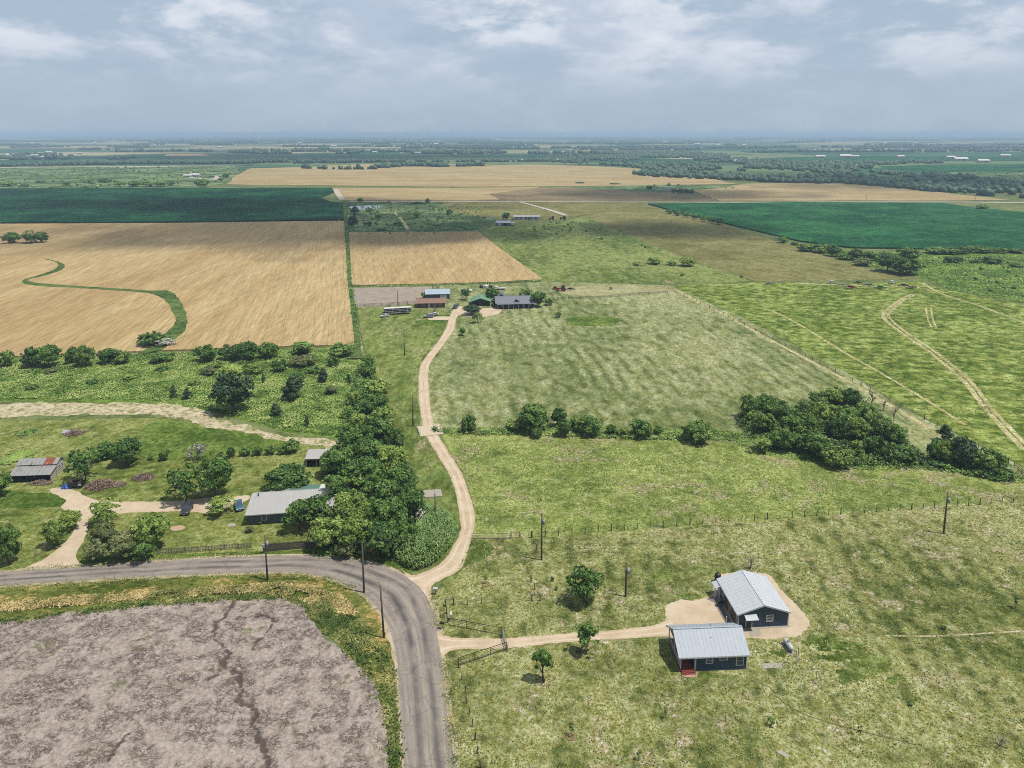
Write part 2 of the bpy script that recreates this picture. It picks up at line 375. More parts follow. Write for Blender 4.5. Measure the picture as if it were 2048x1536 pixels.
def dirt_mat(name, light, mid, dark, fine=2.2, grass=None, fk=.2):
    m, nt = newmat(name); p = wpos(nt)
    a = noise(nt, p, .22, 5, .65); b = noise(nt, p, fine, 5, .75); c_ = noise(nt, vm(nt, 'ADD', p, (9, 9, 9)), .7, 5, .7)
    col = mix(nt, mrange(nt, a, .35, .65), mid, light); col = mix(nt, mrange(nt, b, .55, .75, 0, .7), col, dark)
    if grass: col = mix(nt, mrange(nt, c_, grass[1], grass[2]), col, grass[0])
    g = mrange(nt, b, .25, .75, 1 - fk, 1 + fk, False)
    col = mix(nt, 1.0, col, node(nt, 'ShaderNodeCombineXYZ', {0: g, 1: g, 2: g}), 'MULTIPLY')
    finish(nt, col, .95, b, .1, .8, spec=.1)
    return m
M_PALE = dirt_mat('dry_creek_soil', C(218, 204, 176), C(198, 182, 150), C(152, 136, 102), 1.1, (C(136, 142, 80), .47, .60), .35)
M_CALICHE = dirt_mat('caliche', C(222, 204, 178), C(208, 186, 158), C(176, 152, 122), 3.0, (C(150, 148, 92), .64, .76))
M_ARENA = dirt_mat('arena_soil', C(176, 164, 148), C(158, 146, 134), C(128, 116, 104), 1.2)
M_SHOULDER = dirt_mat('road_shoulder_gravel', C(206, 192, 166), C(186, 170, 142), C(140, 132, 96), 3.0, (C(126, 128, 70), .54, .66))
M_CONC = plain('concrete', C(178, 170, 156), .9, .12, 1.4, bump=.02, dirt=(C(140, 128, 110), .6, .55, .75))
def track_mat(name, base, rut, mid, tracks=((.27, .11), (.73, .11)), grass=.0):
    m, nt = newmat(name); p = wpos(nt)
    u = node(nt, 'ShaderNodeAttribute', {}, 'Fac', attribute_name='u'); v = node(nt, 'ShaderNodeAttribute', {}, 'Fac', attribute_name='v')
    b = noise(nt, p, 2.6, 5, .75); a = noise(nt, p, .25, 4, .6)
    w = mth(nt, 'ADD', u, mth(nt, 'MULTIPLY', mth(nt, 'SUBTRACT', noise(nt, p, .12, 3), .5), .12))
    col = mix(nt, mrange(nt, a, .35, .65), base[0], base[1])
    for c0, wd in tracks:
        k = mrange(nt, mth(nt, 'ABSOLUTE', mth(nt, 'SUBTRACT', w, c0)), .0, wd, 1, 0)
        col = mix(nt, mth(nt, 'MULTIPLY', k, mrange(nt, noise(nt, p, .18, 3), .35, .6, .15, .75)), col, rut)
    k = mrange(nt, mth(nt, 'ABSOLUTE', mth(nt, 'SUBTRACT', w, .5)), .0, .09, 1, 0)
    sp_ = mrange(nt, noise(nt, vm(nt, 'ADD', p, (3, 3, 3)), .35, 5, .75), .56, .68)
    col = mix(nt, mth(nt, 'MULTIPLY', k, sp_), col, mid)
    e = mth(nt, 'MULTIPLY', mth(nt, 'ABSOLUTE', mth(nt, 'SUBTRACT', u, .5)), 2.0)
    ed = mth(nt, 'ADD', e, mth(nt, 'MULTIPLY', mth(nt, 'SUBTRACT', noise(nt, p, .9, 5, .7), .5), .9))
    col = mix(nt, mrange(nt, ed, .90, 1.05, 0, .85), col, C(132, 134, 76))
    g = mrange(nt, b, .25, .75, .82, 1.18, False)
    col = mix(nt, 1.0, col, node(nt, 'ShaderNodeCombineXYZ', {0: g, 1: g, 2: g}), 'MULTIPLY')
    finish(nt, col, .95, b, .08, .8, spec=.1)
    return m
M_DRIVE = track_mat('caliche_drive', (C(218, 198, 170), C(204, 182, 152)), C(232, 216, 194), C(142, 124, 92))
def asphalt():
    m, nt = newmat('worn_asphalt'); p = wpos(nt)
    u = node(nt, 'ShaderNodeAttribute', {}, 'Fac', attribute_name='u'); v = node(nt, 'ShaderNodeAttribute', {}, 'Fac', attribute_name='v')
    st = noise(nt, node(nt, 'ShaderNodeCombineXYZ', {0: mth(nt, 'MULTIPLY', u, 9.0), 1: mth(nt, 'MULTIPLY', v, .05), 2: 0.0}), 1.6, 5, .65)
    f = noise(nt, p, .3, 5, .65); b = noise(nt, p, 5.0, 4, .75)
    col = mix(nt, mrange(nt, mth(nt, 'ADD', mth(nt, 'MULTIPLY', st, .7), mth(nt, 'MULTIPLY', f, .3)), .34, .66), C(138, 129, 120), C(170, 159, 147))
    w = mth(nt, 'ADD', u, mth(nt, 'MULTIPLY', mth(nt, 'SUBTRACT', noise(nt, p, .06, 3), .5), .3))
    for c0, wd, cc, s_ in ((.36, .13, C(84, 80, 79), .9), (.70, .12, C(90, 86, 84), .8)):
        k = mrange(nt, mth(nt, 'ABSOLUTE', mth(nt, 'SUBTRACT', w, c0)), .0, wd, 1, 0)
        col = mix(nt, mth(nt, 'MULTIPLY', k, mrange(nt, noise(nt, p, .14, 4), .32, .62, .1, s_)), col, cc)
    k = mrange(nt, mth(nt, 'ABSOLUTE', mth(nt, 'SUBTRACT', w, .52)), .0, .03, 1, 0)
    col = mix(nt, mth(nt, 'MULTIPLY', k, .45), col, C(178, 166, 152))
    crk = node(nt, 'ShaderNodeTexVoronoi', {'Vector': vm(nt, 'ADD', p, node(nt, 'ShaderNodeTexNoise', {'Vector': p, 'Scale': .8}, 1)), 'Scale': .22}, 'Distance', feature='DISTANCE_TO_EDGE')
    col = mix(nt, mrange(nt, crk, .0, .025, .35, 0), col, C(80, 74, 70))
    g = mrange(nt, b, .25, .75, .82, 1.18, False)
    col = mix(nt, 1.0, col, node(nt, 'ShaderNodeCombineXYZ', {0: g, 1: g, 2: g}), 'MULTIPLY')
    finish(nt, col, .85, b, .03, .7, spec=.3)
    return m
M_ROAD = asphalt()

# ---- far fields
FAR = dict(smooth=False, step=20, amp=6, scale=60)
sheet('brush_pasture', [(-500, 333), (470, 330), (478, 345), (455, 366), (400, 376), (-500, 378)], .25, M_BRUSH, **FAR)
sheet('wheat_field', [(500, 337), (640, 333), (900, 333), (1060, 329), (1180, 332), (1285, 338), (1380, 350), (1475, 368), (1240, 372), (900, 374), (455, 369), (470, 352)], .3, M_WHEAT2, **FAR)
sheet('wheat_field', [(664, 377), (900, 378), (1150, 375), (1320, 384), (1435, 394), (1425, 402), (1000, 403), (700, 402)], .3, M_FALLOW, **FAR)
sheet('wheat_field', [(664, 376), (900, 376.5), (1090, 374), (980, 388), (1000, 400), (690, 401)], .36, M_WHEAT2, **FAR)
sheet('wheat_field', [(1385, 382), (1490, 368), (1640, 364), (1760, 370), (1900, 387), (2015, 400), (1900, 402), (1440, 402)], .39, M_WHEAT2, **FAR)
sheet('grass_strip', [(1140, 376), (1300, 370), (1480, 372), (1390, 382), (1300, 384)], .42, M_BRUSH, **FAR)
sheet('far_field', [(640, 331.5), (820, 326), (870, 328), (1000, 330), (640, 334)], .34, M_WHEAT2, **FAR)
sheet('far_field', [(330, 309), (400, 308), (420, 311.5), (330, 312)], .5, M_WHEAT2, smooth=False, step=60, amp=8, scale=90)
sheet('far_field', [(-40, 293), (210, 292), (240, 297), (-40, 297)], .8, M_WHEAT2, smooth=False, step=90, amp=10, scale=90)
sheet('far_field', [(1480, 318), (1700, 312), (2300, 314), (2300, 322), (1740, 322), (1560, 326)], .5, M_CORN2, smooth=False, step=40, amp=10, scale=90)
sheet('far_field', [(1755, 333), (1900, 329), (2300, 328), (2300, 340), (2000, 345), (1800, 342)], .45, M_CORN2, smooth=False, step=30, amp=8, scale=60)
sheet('far_field', [(1050, 301), (1130, 303), (1130, 305.5), (1040, 304.5)], .6, M_WHEAT2, smooth=False, step=60, amp=8, scale=90)
sheet('far_field', [(1120, 299), (1350, 298), (1350, 301), (1160, 301.5)], .7, M_WHEAT2, smooth=False, step=60, amp=8, scale=90)
sheet('far_field', [(1900, 345), (2300, 346), (2300, 366), (2000, 368), (1880, 358)], .4, M_BRUSH, **FAR)
sheet('corn_field', [(-500, 379), (0, 379), (664, 377), (668, 385), (640, 397), (660, 405), (685, 408), (688, 441), (340, 446), (-500, 451)], .02, M_CORN, smooth=False, step=5, amp=.9, scale=8, h=1.5)
sheet('corn_field', [(1296, 409), (1600, 406), (1880, 407), (1940, 416), (2048, 426), (2400, 436), (2400, 520), (2048, 502), (1700, 497), (1600, 484), (1450, 448), (1350, 424)], .02, M_CORN2, smooth=False, step=5, amp=.9, scale=8, h=1.3)
sheet('brush_pasture', [(690, 404), (960, 404), (1035, 404), (1000, 440), (965, 463), (692, 466)], .2, M_BRUSH, smooth=False, step=6, amp=1.5, scale=15)
sheet('grass_strip', [(880, 405), (1300, 405), (1160, 432), (1110, 440), (1000, 440), (900, 425)], .24, M_KHAKI, smooth=False, step=6, amp=1.5, scale=15)
sheet('hay_field', [(1080, 410), (1290, 410), (1345, 425), (1450, 450), (1570, 488), (1690, 524), (1770, 547), (1845, 556), (1700, 561), (1510, 563), (1405, 528), (1280, 480), (1150, 425)], .05, M_KHAKI, smooth=False, step=4, amp=1.0, scale=12)
sheet('grass_strip', [(955, 463), (1000, 455), (1120, 446), (1170, 432), (1290, 482), (1410, 528), (1515, 564), (1330, 568), (1090, 562), (1000, 500)], .04, M_LAWN2, smooth=False, step=4, amp=1.0, scale=12)
sheet('brush_pasture', [(1835, 552), (1690, 520), (1640, 500), (1700, 503), (2048, 508), (2400, 520), (2400, 640), (2048, 606), (1900, 580)], .05, M_WEEDG, smooth=False, step=4, amp=1.0, scale=12)
# ---- wheat, with the grassed waterway through it
sheet('wheat_field', [(-500, 451), (340, 447), (690, 442.5), (693, 500), (696, 560), (705, 640), (711, 692), (600, 694), (350, 702), (0, 716), (-500, 735)], .0, M_WHEAT, smooth=False, step=2.5, amp=.4, scale=5, h=.6)
ribbon('grass_waterway', [((86.3, 519.0), (93.7, 519.0)), ((115.4, 528.4), (126.6, 529.6)), ((108.6, 540.4), (123.4, 541.6)), ((70.9, 554.0), (87.1, 554.0)), ((45.8, 562.6), (58.2, 561.4)), ((65.4, 572.5), (76.6, 567.5)), ((181.9, 579.9), (188.1, 576.1)), ((291.9, 588.3), (298.1, 582.7)), ((326.6, 601.1), (341.4, 584.9)), ((342.8, 621.0), (365.2, 613.0)), ((351.0, 644.5), (375.0, 640.5)), ((327.0, 674.8), (367.0, 665.2)), ((291.0, 700.8), (339.0, 691.2)), ((267.0, 714.6), (323.0, 703.4))], .63, M_SWALE, step=1.5, amp=1.0, scale=5)
sheet('wheat_field', [(697, 466), (956, 464), (1000, 498), (1086, 560), (985, 566), (870, 569), (702, 572)], .0, M_WHEAT, smooth=False, step=2.5, amp=.4, scale=5, h=.6)
ribbon('field_margin', [((684, 402), (694, 402)), ((688, 445), (697, 445)), ((692, 500), (700, 500)), ((695, 560), (703, 560)), ((704, 640), (713, 640)), ((708, 700), (722, 700)), ((690, 720), (732, 720))], .64, M_SWALE, step=2, amp=.5, scale=4)
# ---- homestead pastures
sheet('mown_pasture', [(712, 574), (880, 566), (985, 568), (1090, 563), (1340, 571), (1500, 640), (1710, 755), (1800, 815), (2050, 935), (2048, 960), (1700, 905), (1480, 868), (1000, 862), (890, 862), (845, 850), (800, 850), (740, 740), (722, 700)], .012, M_LAWN, smooth=False, step=2, amp=.5, scale=5)
sheet('grass_strip', [(712, 615), (900, 622), (893, 660), (845, 715), (833, 780), (845, 870), (905, 960), (920, 1040), (890, 1120), (820, 1140), (770, 900), (735, 740)], .018, M_LAWN2, smooth=False, step=2, amp=.5, scale=5)
sheet('hay_meadow', [(1342, 571), (1510, 565), (1690, 568), (1840, 562), (1880, 577), (2048, 610), (2400, 660), (2400, 1090), (2048, 932), (1850, 835), (1715, 757), (1500, 643)], .024, M_HAY, smooth=False, step=2, amp=.6, scale=5)
sheet('paddock', [(880, 861), (1000, 861), (1150, 863), (1400, 880), (1560, 895), (1700, 915), (1850, 928), (2048, 955), (2400, 985), (2048, 998), (1500, 1046), (1065, 1078), (945, 1078), (950, 1020), (930, 950), (900, 905)], .018, M_PADDOCK, smooth=False, step=1.5, amp=.4, scale=4)
sheet('house_yard', [(945, 1070), (1065, 1077), (1500, 1044), (2048, 996), (2500, 960), (2900, 1800), (905, 1700), (885, 1400), (868, 1190), (930, 1130)], .030, M_YARD, smooth=False, step=1.5, amp=.4, scale=4)
sheet('lush_patch', [(1135, 636), (1180, 632), (1235, 635), (1240, 645), (1190, 652), (1140, 650)], .020, M_GREEN, amp=1.2, scale=5)
sheet('lush_patch', [(830, 643), (860, 639), (895, 642), (885, 650), (850, 651)], .028, M_GREEN, amp=.8, scale=5)
for k_, (px_, py_, w_, h_) in enumerate([(1680, 1290, 58, 14), (1735, 1328, 52, 26), (1700, 1350, 38, 12), (1640, 1282, 40, 9), (1790, 1358, 26, 8), (1665, 1312, 30, 12), (1560, 1305, 30, 6), (1420, 1352, 70, 5), (1345, 1345, 14, 9), (1330, 1155, 26, 9), (1400, 1140, 18, 6), (1372, 1195, 26, 7)]):
    sheet('lush_patch', [(px_ + w_ * math.cos(a_) * (.75 + .4 * rnd.random()), py_ + h_ * math.sin(a_) * (.75 + .4 * rnd.random())) for a_ in np.arange(9) * .698], 0.034 + k_ * .0015, M_YGREEN, amp=1.5, scale=1.8, step=.15, seed=k_)
sheet('lush_patch', [(900, 1085), (960, 1080), (990, 1100), (930, 1140), (885, 1165)], .037, M_LAWN2, amp=1.2, scale=3, step=.6)
sheet('tan_paddock', [(1135, 574), (1320, 571), (1345, 582), (1250, 592), (1140, 590)], .030, field_mat('dry_paddock', C(184, 180, 138), C(162, 160, 112), C(122, 128, 78), med=.1, fine=1.0, fk=.3), amp=1, scale=6)
sheet('dirt_arena', [(704, 576), (860, 573), (866, 600), (862, 606), (712, 614)], .030, M_ARENA, smooth=False, amp=.4, scale=4)
# ---- tracks in the hay meadow
def wheel_track(px, w, mat, z=.032, amp=.35):
    g = np.array([P(*p).xy for p in px]); out = []
    for i, (x, y) in enumerate(px):
        d = g[min(i + 1, len(g) - 1)] - g[max(i - 1, 0)]; d = d / np.linalg.norm(d); n_ = np.array([-d[1], d[0]]) * w / 2
        out.append((g[i] - n_, g[i] + n_))
    back = lambda p: proj(p[0], p[1])
    return ribbon('wheel_track', [(back(a), back(b)) for a, b in out], z, mat, step=1.0, amp=amp, scale=2.5, n=3)
M_TRACK = field_mat('worn_track', C(208, 198, 150), C(184, 176, 124), C(128, 130, 72), big=.1, med=.3, fine=1.2, cover=(.5, .62))
wheel_track([(1825, 588), (1800, 600), (1772, 622), (1768, 636), (1795, 660), (1860, 705), (1925, 760), (1965, 810), (2000, 850), (2048, 900)], 1.7, M_TRACK)
wheel_track([(1833, 588), (1808, 600), (1782, 622), (1778, 634), (1806, 660), (1872, 705), (1938, 760), (1978, 810), (2012, 848), (2060, 896)], 1.4, M_TRACK)
wheel_track([(1545, 622), (1600, 650), (1680, 700), (1760, 745), (1860, 805), (1930, 850)], 1.2, M_TRACK)
wheel_track([(1550, 618), (1610, 650), (1690, 700), (1772, 745), (1870, 803), (1945, 850)], .6, M_GREEN, amp=.2)
wheel_track([(1345, 577), (1420, 615), (1520, 668), (1620, 722), (1720, 775), (1800, 822), (1900, 880), (2048, 960)], 1.8, M_TRACK, amp=.5)
wheel_track([(1852, 616), (1856, 640), (1864, 655)], .7, M_TRACK); wheel_track([(1862, 615), (1866, 640), (1873, 655)], .7, M_TRACK)
wheel_track([(1590, 566), (1700, 571), (1840, 575)], 2.6, M_TRACK, amp=.6)
wheel_track([(1845, 567), (1890, 590), (1960, 612), (2060, 650)], 1.6, M_TRACK, amp=.5)
# ---- the left homestead
sheet('weedy_meadow', [(-300, 735), (0, 720), (350, 706), (600, 697), (715, 694), (735, 740), (700, 830), (690, 880), (560, 862), (420, 822), (300, 806), (0, 802), (-300, 806)], .012, M_WEEDG, smooth=False, step=1.5, amp=.5, scale=4)
sheet('homestead_yard', [(-400, 840), (0, 842), (330, 835), (600, 885), (700, 890), (830, 1000), (800, 1110), (560, 1110), (0, 1142), (-400, 1170)], .016, M_HOME, smooth=False, step=1.5, amp=.5, scale=4)
sheet('lush_patch', [(-300, 880), (0, 975), (105, 985), (165, 1000), (150, 1012), (0, 1015), (-300, 1000)], .022, M_GREEN, amp=.8, scale=4)
sheet('lush_patch', [(275, 885), (305, 845), (420, 848), (560, 882), (600, 900), (470, 905), (300, 915)], .022, M_GREEN, amp=.8, scale=4)
sheet('dry_creek_bed', [(-300, 800), (0, 806), (160, 806), (300, 806), (390, 818), (450, 840), (560, 868), (690, 882), (690, 900), (620, 890), (500, 868), (400, 846), (330, 832), (200, 829), (0, 836), (-300, 845)], .028, M_PALE, amp=3.2, scale=7, step=.5)
sheet('caliche_yard', [(45, 1144), (89, 1117), (122, 1091), (145, 1065), (151, 1044), (140, 1024), (120, 1015), (132, 1000), (104, 985), (105, 976), (141, 978), (180, 996), (204, 1003), (258, 1003), (352, 1002), (408, 997), (470, 993), (495, 990), (495, 1000), (440, 1020), (422, 1027), (384, 1024), (352, 1023), (258, 1026), (184, 1032), (176, 1053), (169, 1081), (152, 1112), (164, 1140)], .034, M_CALICHE, amp=.5, scale=2.5, step=.6)
sheet('bare_patch', [(341, 1054), (362, 1051), (370, 1055), (364, 1060), (344, 1061)], .034, plain('red_clay', C(196, 166, 136), .95, .15, 2), amp=.25, scale=1.5, step=.4)
# ---- roads and drives
PAIRS = [((818, 1640), (922, 1640)), ((808, 1536), (910, 1536)), ((799, 1400), (893, 1400)), ((792, 1310), (883, 1310)), ((775, 1250), (874, 1245)), ((745, 1205), (858, 1197)), ((700, 1173), (824, 1160)), ((640, 1153), (750, 1128)), ((560, 1145), (650, 1113)), ((440, 1148), (500, 1113)), ((250, 1156), (290, 1125)), ((0, 1172), (10, 1144)), ((-300, 1194), (-290, 1164))]
sheet('road_verge', [(-300, 1195), (0, 1175), (250, 1158), (440, 1150), (560, 1146), (640, 1152), (700, 1172), (745, 1205), (775, 1250), (792, 1310), (799, 1400), (808, 1536), (815, 1640), (770, 1640), (780, 1536), (772, 1440), (748, 1368), (690, 1296), (640, 1258), (612, 1214), (520, 1200), (390, 1207), (260, 1218), (80, 1240), (0, 1248), (-300, 1275)], .018, M_VERGE, smooth=False, amp=.4, scale=3, step=.6)
sheet('roadside_grass', [(-300, 1160), (0, 1141), (290, 1122), (500, 1108), (660, 1108), (780, 1130), (830, 1158), (810, 1125), (620, 1100), (300, 1110), (0, 1136), (-300, 1156)], .030, M_GREEN, smooth=False, amp=.3, scale=2, step=.6)
ribbon('road_shoulder', PAIRS, .036, M_SHOULDER, step=.6, amp=.55, scale=1.8, widen=.75, n=3)
ribbon('asphalt_road', PAIRS, .042, M_ROAD, step=.8, amp=.16, scale=1.2, crown=.06, n=10)
DRIVE = [((800, 1135), (868, 1225)), ((822, 1150), (864, 1178)), ((852, 1142), (880, 1161)), ((886, 1122), (921, 1139)), ((909, 1087), (937, 1098)), ((921, 1060), (948, 1058)), ((917, 1022), (949, 1024)), ((910, 980), (937, 981)), ((893, 940), (923, 946)), ((868, 900), (897, 903)), ((849, 866), (874, 866)), ((843, 840), (866, 840)), ((837, 790), (859, 790)), ((838, 745), (857, 745)), ((847, 720), (865, 720)), ((871, 690), (887, 690)), ((890, 660), (908, 660)), ((897, 640), (912, 640)), ((905, 622), (922, 622)), ((912, 612), (926, 612))]
ribbon('caliche_drive', DRIVE, .048, M_DRIVE, step=.8, amp=.28, scale=2.0, n=8)
ribbon('caliche_drive', [((872, 1262), (884, 1318)), ((890, 1270), (896, 1306)), ((918, 1276), (920, 1299)), ((1015, 1276), (1020, 1297)), ((1132, 1267), (1120, 1286)), ((1220, 1261), (1216, 1280)), ((1300, 1252), (1300, 1275)), ((1345, 1235), (1345, 1272))], .051, M_DRIVE, step=.6, amp=.22, scale=1.5, n=8)
sheet('caliche_yard', [(1336, 1272), (1334, 1240), (1331, 1214), (1362, 1202), (1412, 1197), (1440, 1160), (1440, 1149), (1531, 1148), (1560, 1180), (1590, 1210), (1617, 1246), (1610, 1264), (1580, 1275), (1496, 1277), (1400, 1285)], .045, M_CALICHE, amp=.75, scale=2.0, step=.25)
sheet('concrete_apron', [(1412, 1198), (1440, 1190), (1478, 1258), (1456, 1257), (1428, 1205)], .057, plain('grey_concrete', C(128, 122, 118), .9, .15, 1.5, bump=.02), smooth=False, amp=0)
sheet('concrete_apron', [(1500, 1274), (1496, 1258), (1520, 1258), (1522, 1272)], .054, M_CONC, smooth=False, amp=0)
sheet('turning_area', [(905, 622), (990, 616), (1000, 626), (960, 634), (925, 632)], .034, M_CALICHE, amp=.5, scale=3)
ribbon('wheel_track', [((855, 636), (858, 640)), ((880, 633), (884, 640)), ((912, 634), (912, 640))], .04, M_CALICHE, step=1, amp=.4, scale=2, n=3)
# far roads
M_FARROAD = plain('white_gravel_road', C(196, 186, 164), .95, .1, .1)
ribbon('gravel_road', [((700, 403.2), (700, 404.3)), ((1040, 403.4), (1040, 404.6)), ((1430, 404.4), (1430, 405.8)), ((1900, 404.2), (1900, 405.6)), ((2400, 408.5), (2400, 410.2))], .5, M_FARROAD, step=15, amp=1, scale=30, n=2)
ribbon('gravel_drive', [((1034, 404), (1042, 404)), ((1062, 412), (1072, 412)), ((1098, 422), (1110, 422)), ((1126, 432), (1138, 432))], .56, M_FARROAD, step=6, amp=.7, scale=12, n=2)
ribbon('gravel_road', [((664, 379), (676, 379)), ((670, 388), (682, 388)), ((678, 400), (690, 400))], .5, M_FARROAD, step=6, amp=.7, scale=12, n=2)
ribbon('gravel_road', [((240, 334.3), (240, 335.6)), ((380, 332.4), (380, 333.4)), ((470, 331.3), (470, 332.2)), ((-300, 337), (-300, 338.6))], .6, M_FARROAD, step=25, amp=2, scale=40, n=2)
ribbon('gravel_drive', [((784, 424), (789, 424)), ((800, 440), (806, 440)), ((812, 460), (820, 460))], .5, M_TRACK, step=4, amp=.7, scale=10, n=2)
ribbon('gravel_drive', [((772, 403), (778, 403)), ((790, 407), (798, 407))], .5, M_FARROAD, step=4, amp=.7, scale=10, n=2)
ribbon('gravel_drive', [((756, 297), (768, 297)), ((785, 301), (792, 301)), ((808, 308), (812, 309))], .9, M_FARROAD, step=40, amp=3, scale=60, n=2)
ribbon('gravel_drive', [((430, 352), (440, 352)), ((422, 358), (430, 360)), ((376, 354), (378, 356))], .6, M_FARROAD, step=8, amp=1, scale=20, n=2)
wm, nt = newmat('pond_water')
s_ = node(nt, 'ShaderNodeBsdfPrincipled', {'Base Color': (.16, .2, .2, 1), 'Roughness': .12, 'Normal': node(nt, 'ShaderNodeBump', {'Height': noise(nt, wpos(nt), .8, 3), 'Distance': .05, 'Strength': .5})}); node(nt, 'ShaderNodeOutputMaterial', {0: s_})
sheet('pond', [(700, 414), (722, 411.5), (760, 412), (762, 416), (735, 420), (706, 418)], .3, wm, step=2, amp=1, scale=8)

# ---- the ploughed field: real clods and washed rills
def ploughed():
    px = [(-330, 1278), (0, 1246), (80, 1238), (130, 1226), (260, 1216), (390, 1206), (520, 1199), (545, 1196), (572, 1203), (612, 1212), (632, 1258), (690, 1300), (748, 1370), (770, 1440), (780, 1536), (775, 1640), (-420, 1640)]
    q = outline(px, False, .4, 1.0, 3.0, 2)
    g = .24; lo = q.min(0); hi = q.max(0)
    nx, ny = int((hi[0] - lo[0]) / g), int((hi[1] - lo[1]) / g)
    X, Y = np.meshgrid(lo[0] + np.arange(nx) * g, lo[1] + np.arange(ny) * g)
    x, y = X.ravel(), Y.ravel()
    ins = inside(x, y, q)
    rill = np.full(len(x), 9.0)
    paths = [[(470, 1200), (455, 1222), (430, 1252), (432, 1275), (447, 1300), (455, 1330), (470, 1345), (484, 1358), (480, 1385), (478, 1405), (505, 1425), (512, 1450), (520, 1480), (535, 1520), (548, 1560)], [(470, 1240), (500, 1232), (545, 1240), (530, 1270), (505, 1300)], [(545, 1236), (575, 1248)], [(470, 1345), (440, 1350), (400, 1362)], [(225, 1520), (250, 1480), (268, 1462)]]
    for k, pp in enumerate(paths):
        s_ = spline([P(*a).xy for a in pp], .4)
        s_ = wobble(s_, 1.1, 1.8, k)
        for sx, sy in s_:
            d = np.hypot(x - sx, y - sy); m_ = d < 2; rill[m_] = np.minimum(rill[m_], d[m_] * (1.0 if k == 0 else 1.7))
    h = .20 * (fbm(x / .9, y / .9, 5, 2.1, .66) - .45) + .5 * np.minimum(np.abs(fbm(x / 2.6 + 9, y / 2.6, 5, 2.1, .6) - .5), .12)
    clod = np.clip(fbm(x / .45 + 3, y / .45, 3, 2.2, .7) - .54, 0, 1) * .8
    z = .14 + h + clod - .28 * np.exp(-(rill / .32) ** 2)
    wet = np.exp(-(rill / (.14 + .85 * fbm(x / 1.5, y / 1.5, 3) ** 1.5)) ** 2) * (.4 + .9 * fbm(x / 1.1, y / 1.1 + 7, 3))
    V = np.column_stack([x, y, np.maximum(z, .03)])
    idx = np.arange(nx * ny).reshape(ny, nx)
    Q = np.stack([idx[:-1, :-1], idx[:-1, 1:], idx[1:, 1:], idx[1:, :-1]], -1).reshape(-1, 4)
    Q = Q[ins[Q].all(1)]
    used, inv = np.unique(Q, return_inverse=True); Q = inv.reshape(-1, 4)
    m, nt = newmat('ploughed_soil'); p = wpos(nt)
    a = noise(nt, p, 1.5, 6, .75, .3); b = noise(nt, p, 3.2, 5, .75); c_ = noise(nt, vm(nt, 'ADD', p, (50, 3, 1)), .12, 4, .6)
    col = mix(nt, mrange(nt, a, .38, .62), C(164, 150, 140), C(196, 183, 172)); col = mix(nt, mrange(nt, b, .53, .70, 0, .8), col, C(104, 90, 82))
    for sc_, w_, k_ in ((.30, .034, .9), (.8, .045, .85), (1.7, .04, .6)):
        n_ = noise(nt, vm(nt, 'ADD', rot2(nt, p, .2, .8, 1.25), (sc_ * 90, 7, 3)), sc_, 7, .68, .5)
        cr_ = mth(nt, 'MULTIPLY', mrange(nt, mth(nt, 'ABSOLUTE', mth(nt, 'SUBTRACT', n_, .5)), .0, w_, k_, 0), mrange(nt, noise(nt, vm(nt, 'ADD', p, (3, 60, 1)), .35, 4), .40, .56))
        col = mix(nt, cr_, col, C(92, 81, 75))
    gr = mth(nt, 'MULTIPLY', mrange(nt, c_, .56, .66), mrange(nt, noise(nt, p, .9, 5, .7), .5, .6))
    col = mix(nt, mth(nt, 'MULTIPLY', gr, .8), col, C(108, 116, 68))
    col = mix(nt, mrange(nt, node(nt, 'ShaderNodeAttribute', {}, 'Fac', attribute_name='wet'), .15, .6, 0, .9), col, C(88, 77, 70))
    finish(nt, col, .97, b, .12, .9, spec=.1)
    me = np_mesh('ploughed_field', V[used], Q, m, [('wet', 'POINT', wet[used])])
    if me.polygons[0].normal.z < 0: me.flip_normals()
    o = struct(link(bpy.data.objects.new('ploughed_field', me)))
ploughed()
# ================================================================== TREES
def leaf_mat(name, dark, mid, light, trans=.3):
    m, nt = newmat(name)
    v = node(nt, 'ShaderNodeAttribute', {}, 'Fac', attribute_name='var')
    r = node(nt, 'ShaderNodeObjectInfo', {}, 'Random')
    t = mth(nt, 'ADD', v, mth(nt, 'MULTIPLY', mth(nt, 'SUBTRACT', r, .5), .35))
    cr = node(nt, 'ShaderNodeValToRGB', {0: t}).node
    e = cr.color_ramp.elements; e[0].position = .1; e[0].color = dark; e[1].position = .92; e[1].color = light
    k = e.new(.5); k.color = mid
    d = node(nt, 'ShaderNodeBsdfPrincipled', {'Base Color': cr.outputs[0], 'Roughness': .55, 'Specular IOR Level': .25})
    tr = node(nt, 'ShaderNodeBsdfTranslucent', {0: cr.outputs[0]})
    node(nt, 'ShaderNodeOutputMaterial', {0: node(nt, 'ShaderNodeMixShader', {0: trans, 1: d, 2: tr})})
    return m
def c4(r, g, b): return (r, g, b, 1)
L_OAK = leaf_mat('oak_leaves', c4(.020, .050, .010), c4(.088, .168, .032), c4(.240, .345, .080))  # wide spread paints bright highlights and dark shadows into the leaf colour
L_DARK = leaf_mat('cedar_foliage', c4(.014, .034, .014), c4(.034, .068, .024), c4(.070, .115, .040), .15)
L_LIGHT = leaf_mat('willow_leaves', c4(.080, .130, .024), c4(.185, .265, .052), c4(.320, .400, .100))
L_OLIVE = leaf_mat('olive_leaves', c4(.075, .096, .030), c4(.140, .165, .055), c4(.235, .250, .105))
L_GREY = leaf_mat('dry_twigs', c4(.12, .13, .10), c4(.27, .27, .22), c4(.44, .42, .37), .1)
L_WEED = leaf_mat('weed_leaves', c4(.050, .105, .018), c4(.165, .255, .048), c4(.320, .370, .120))
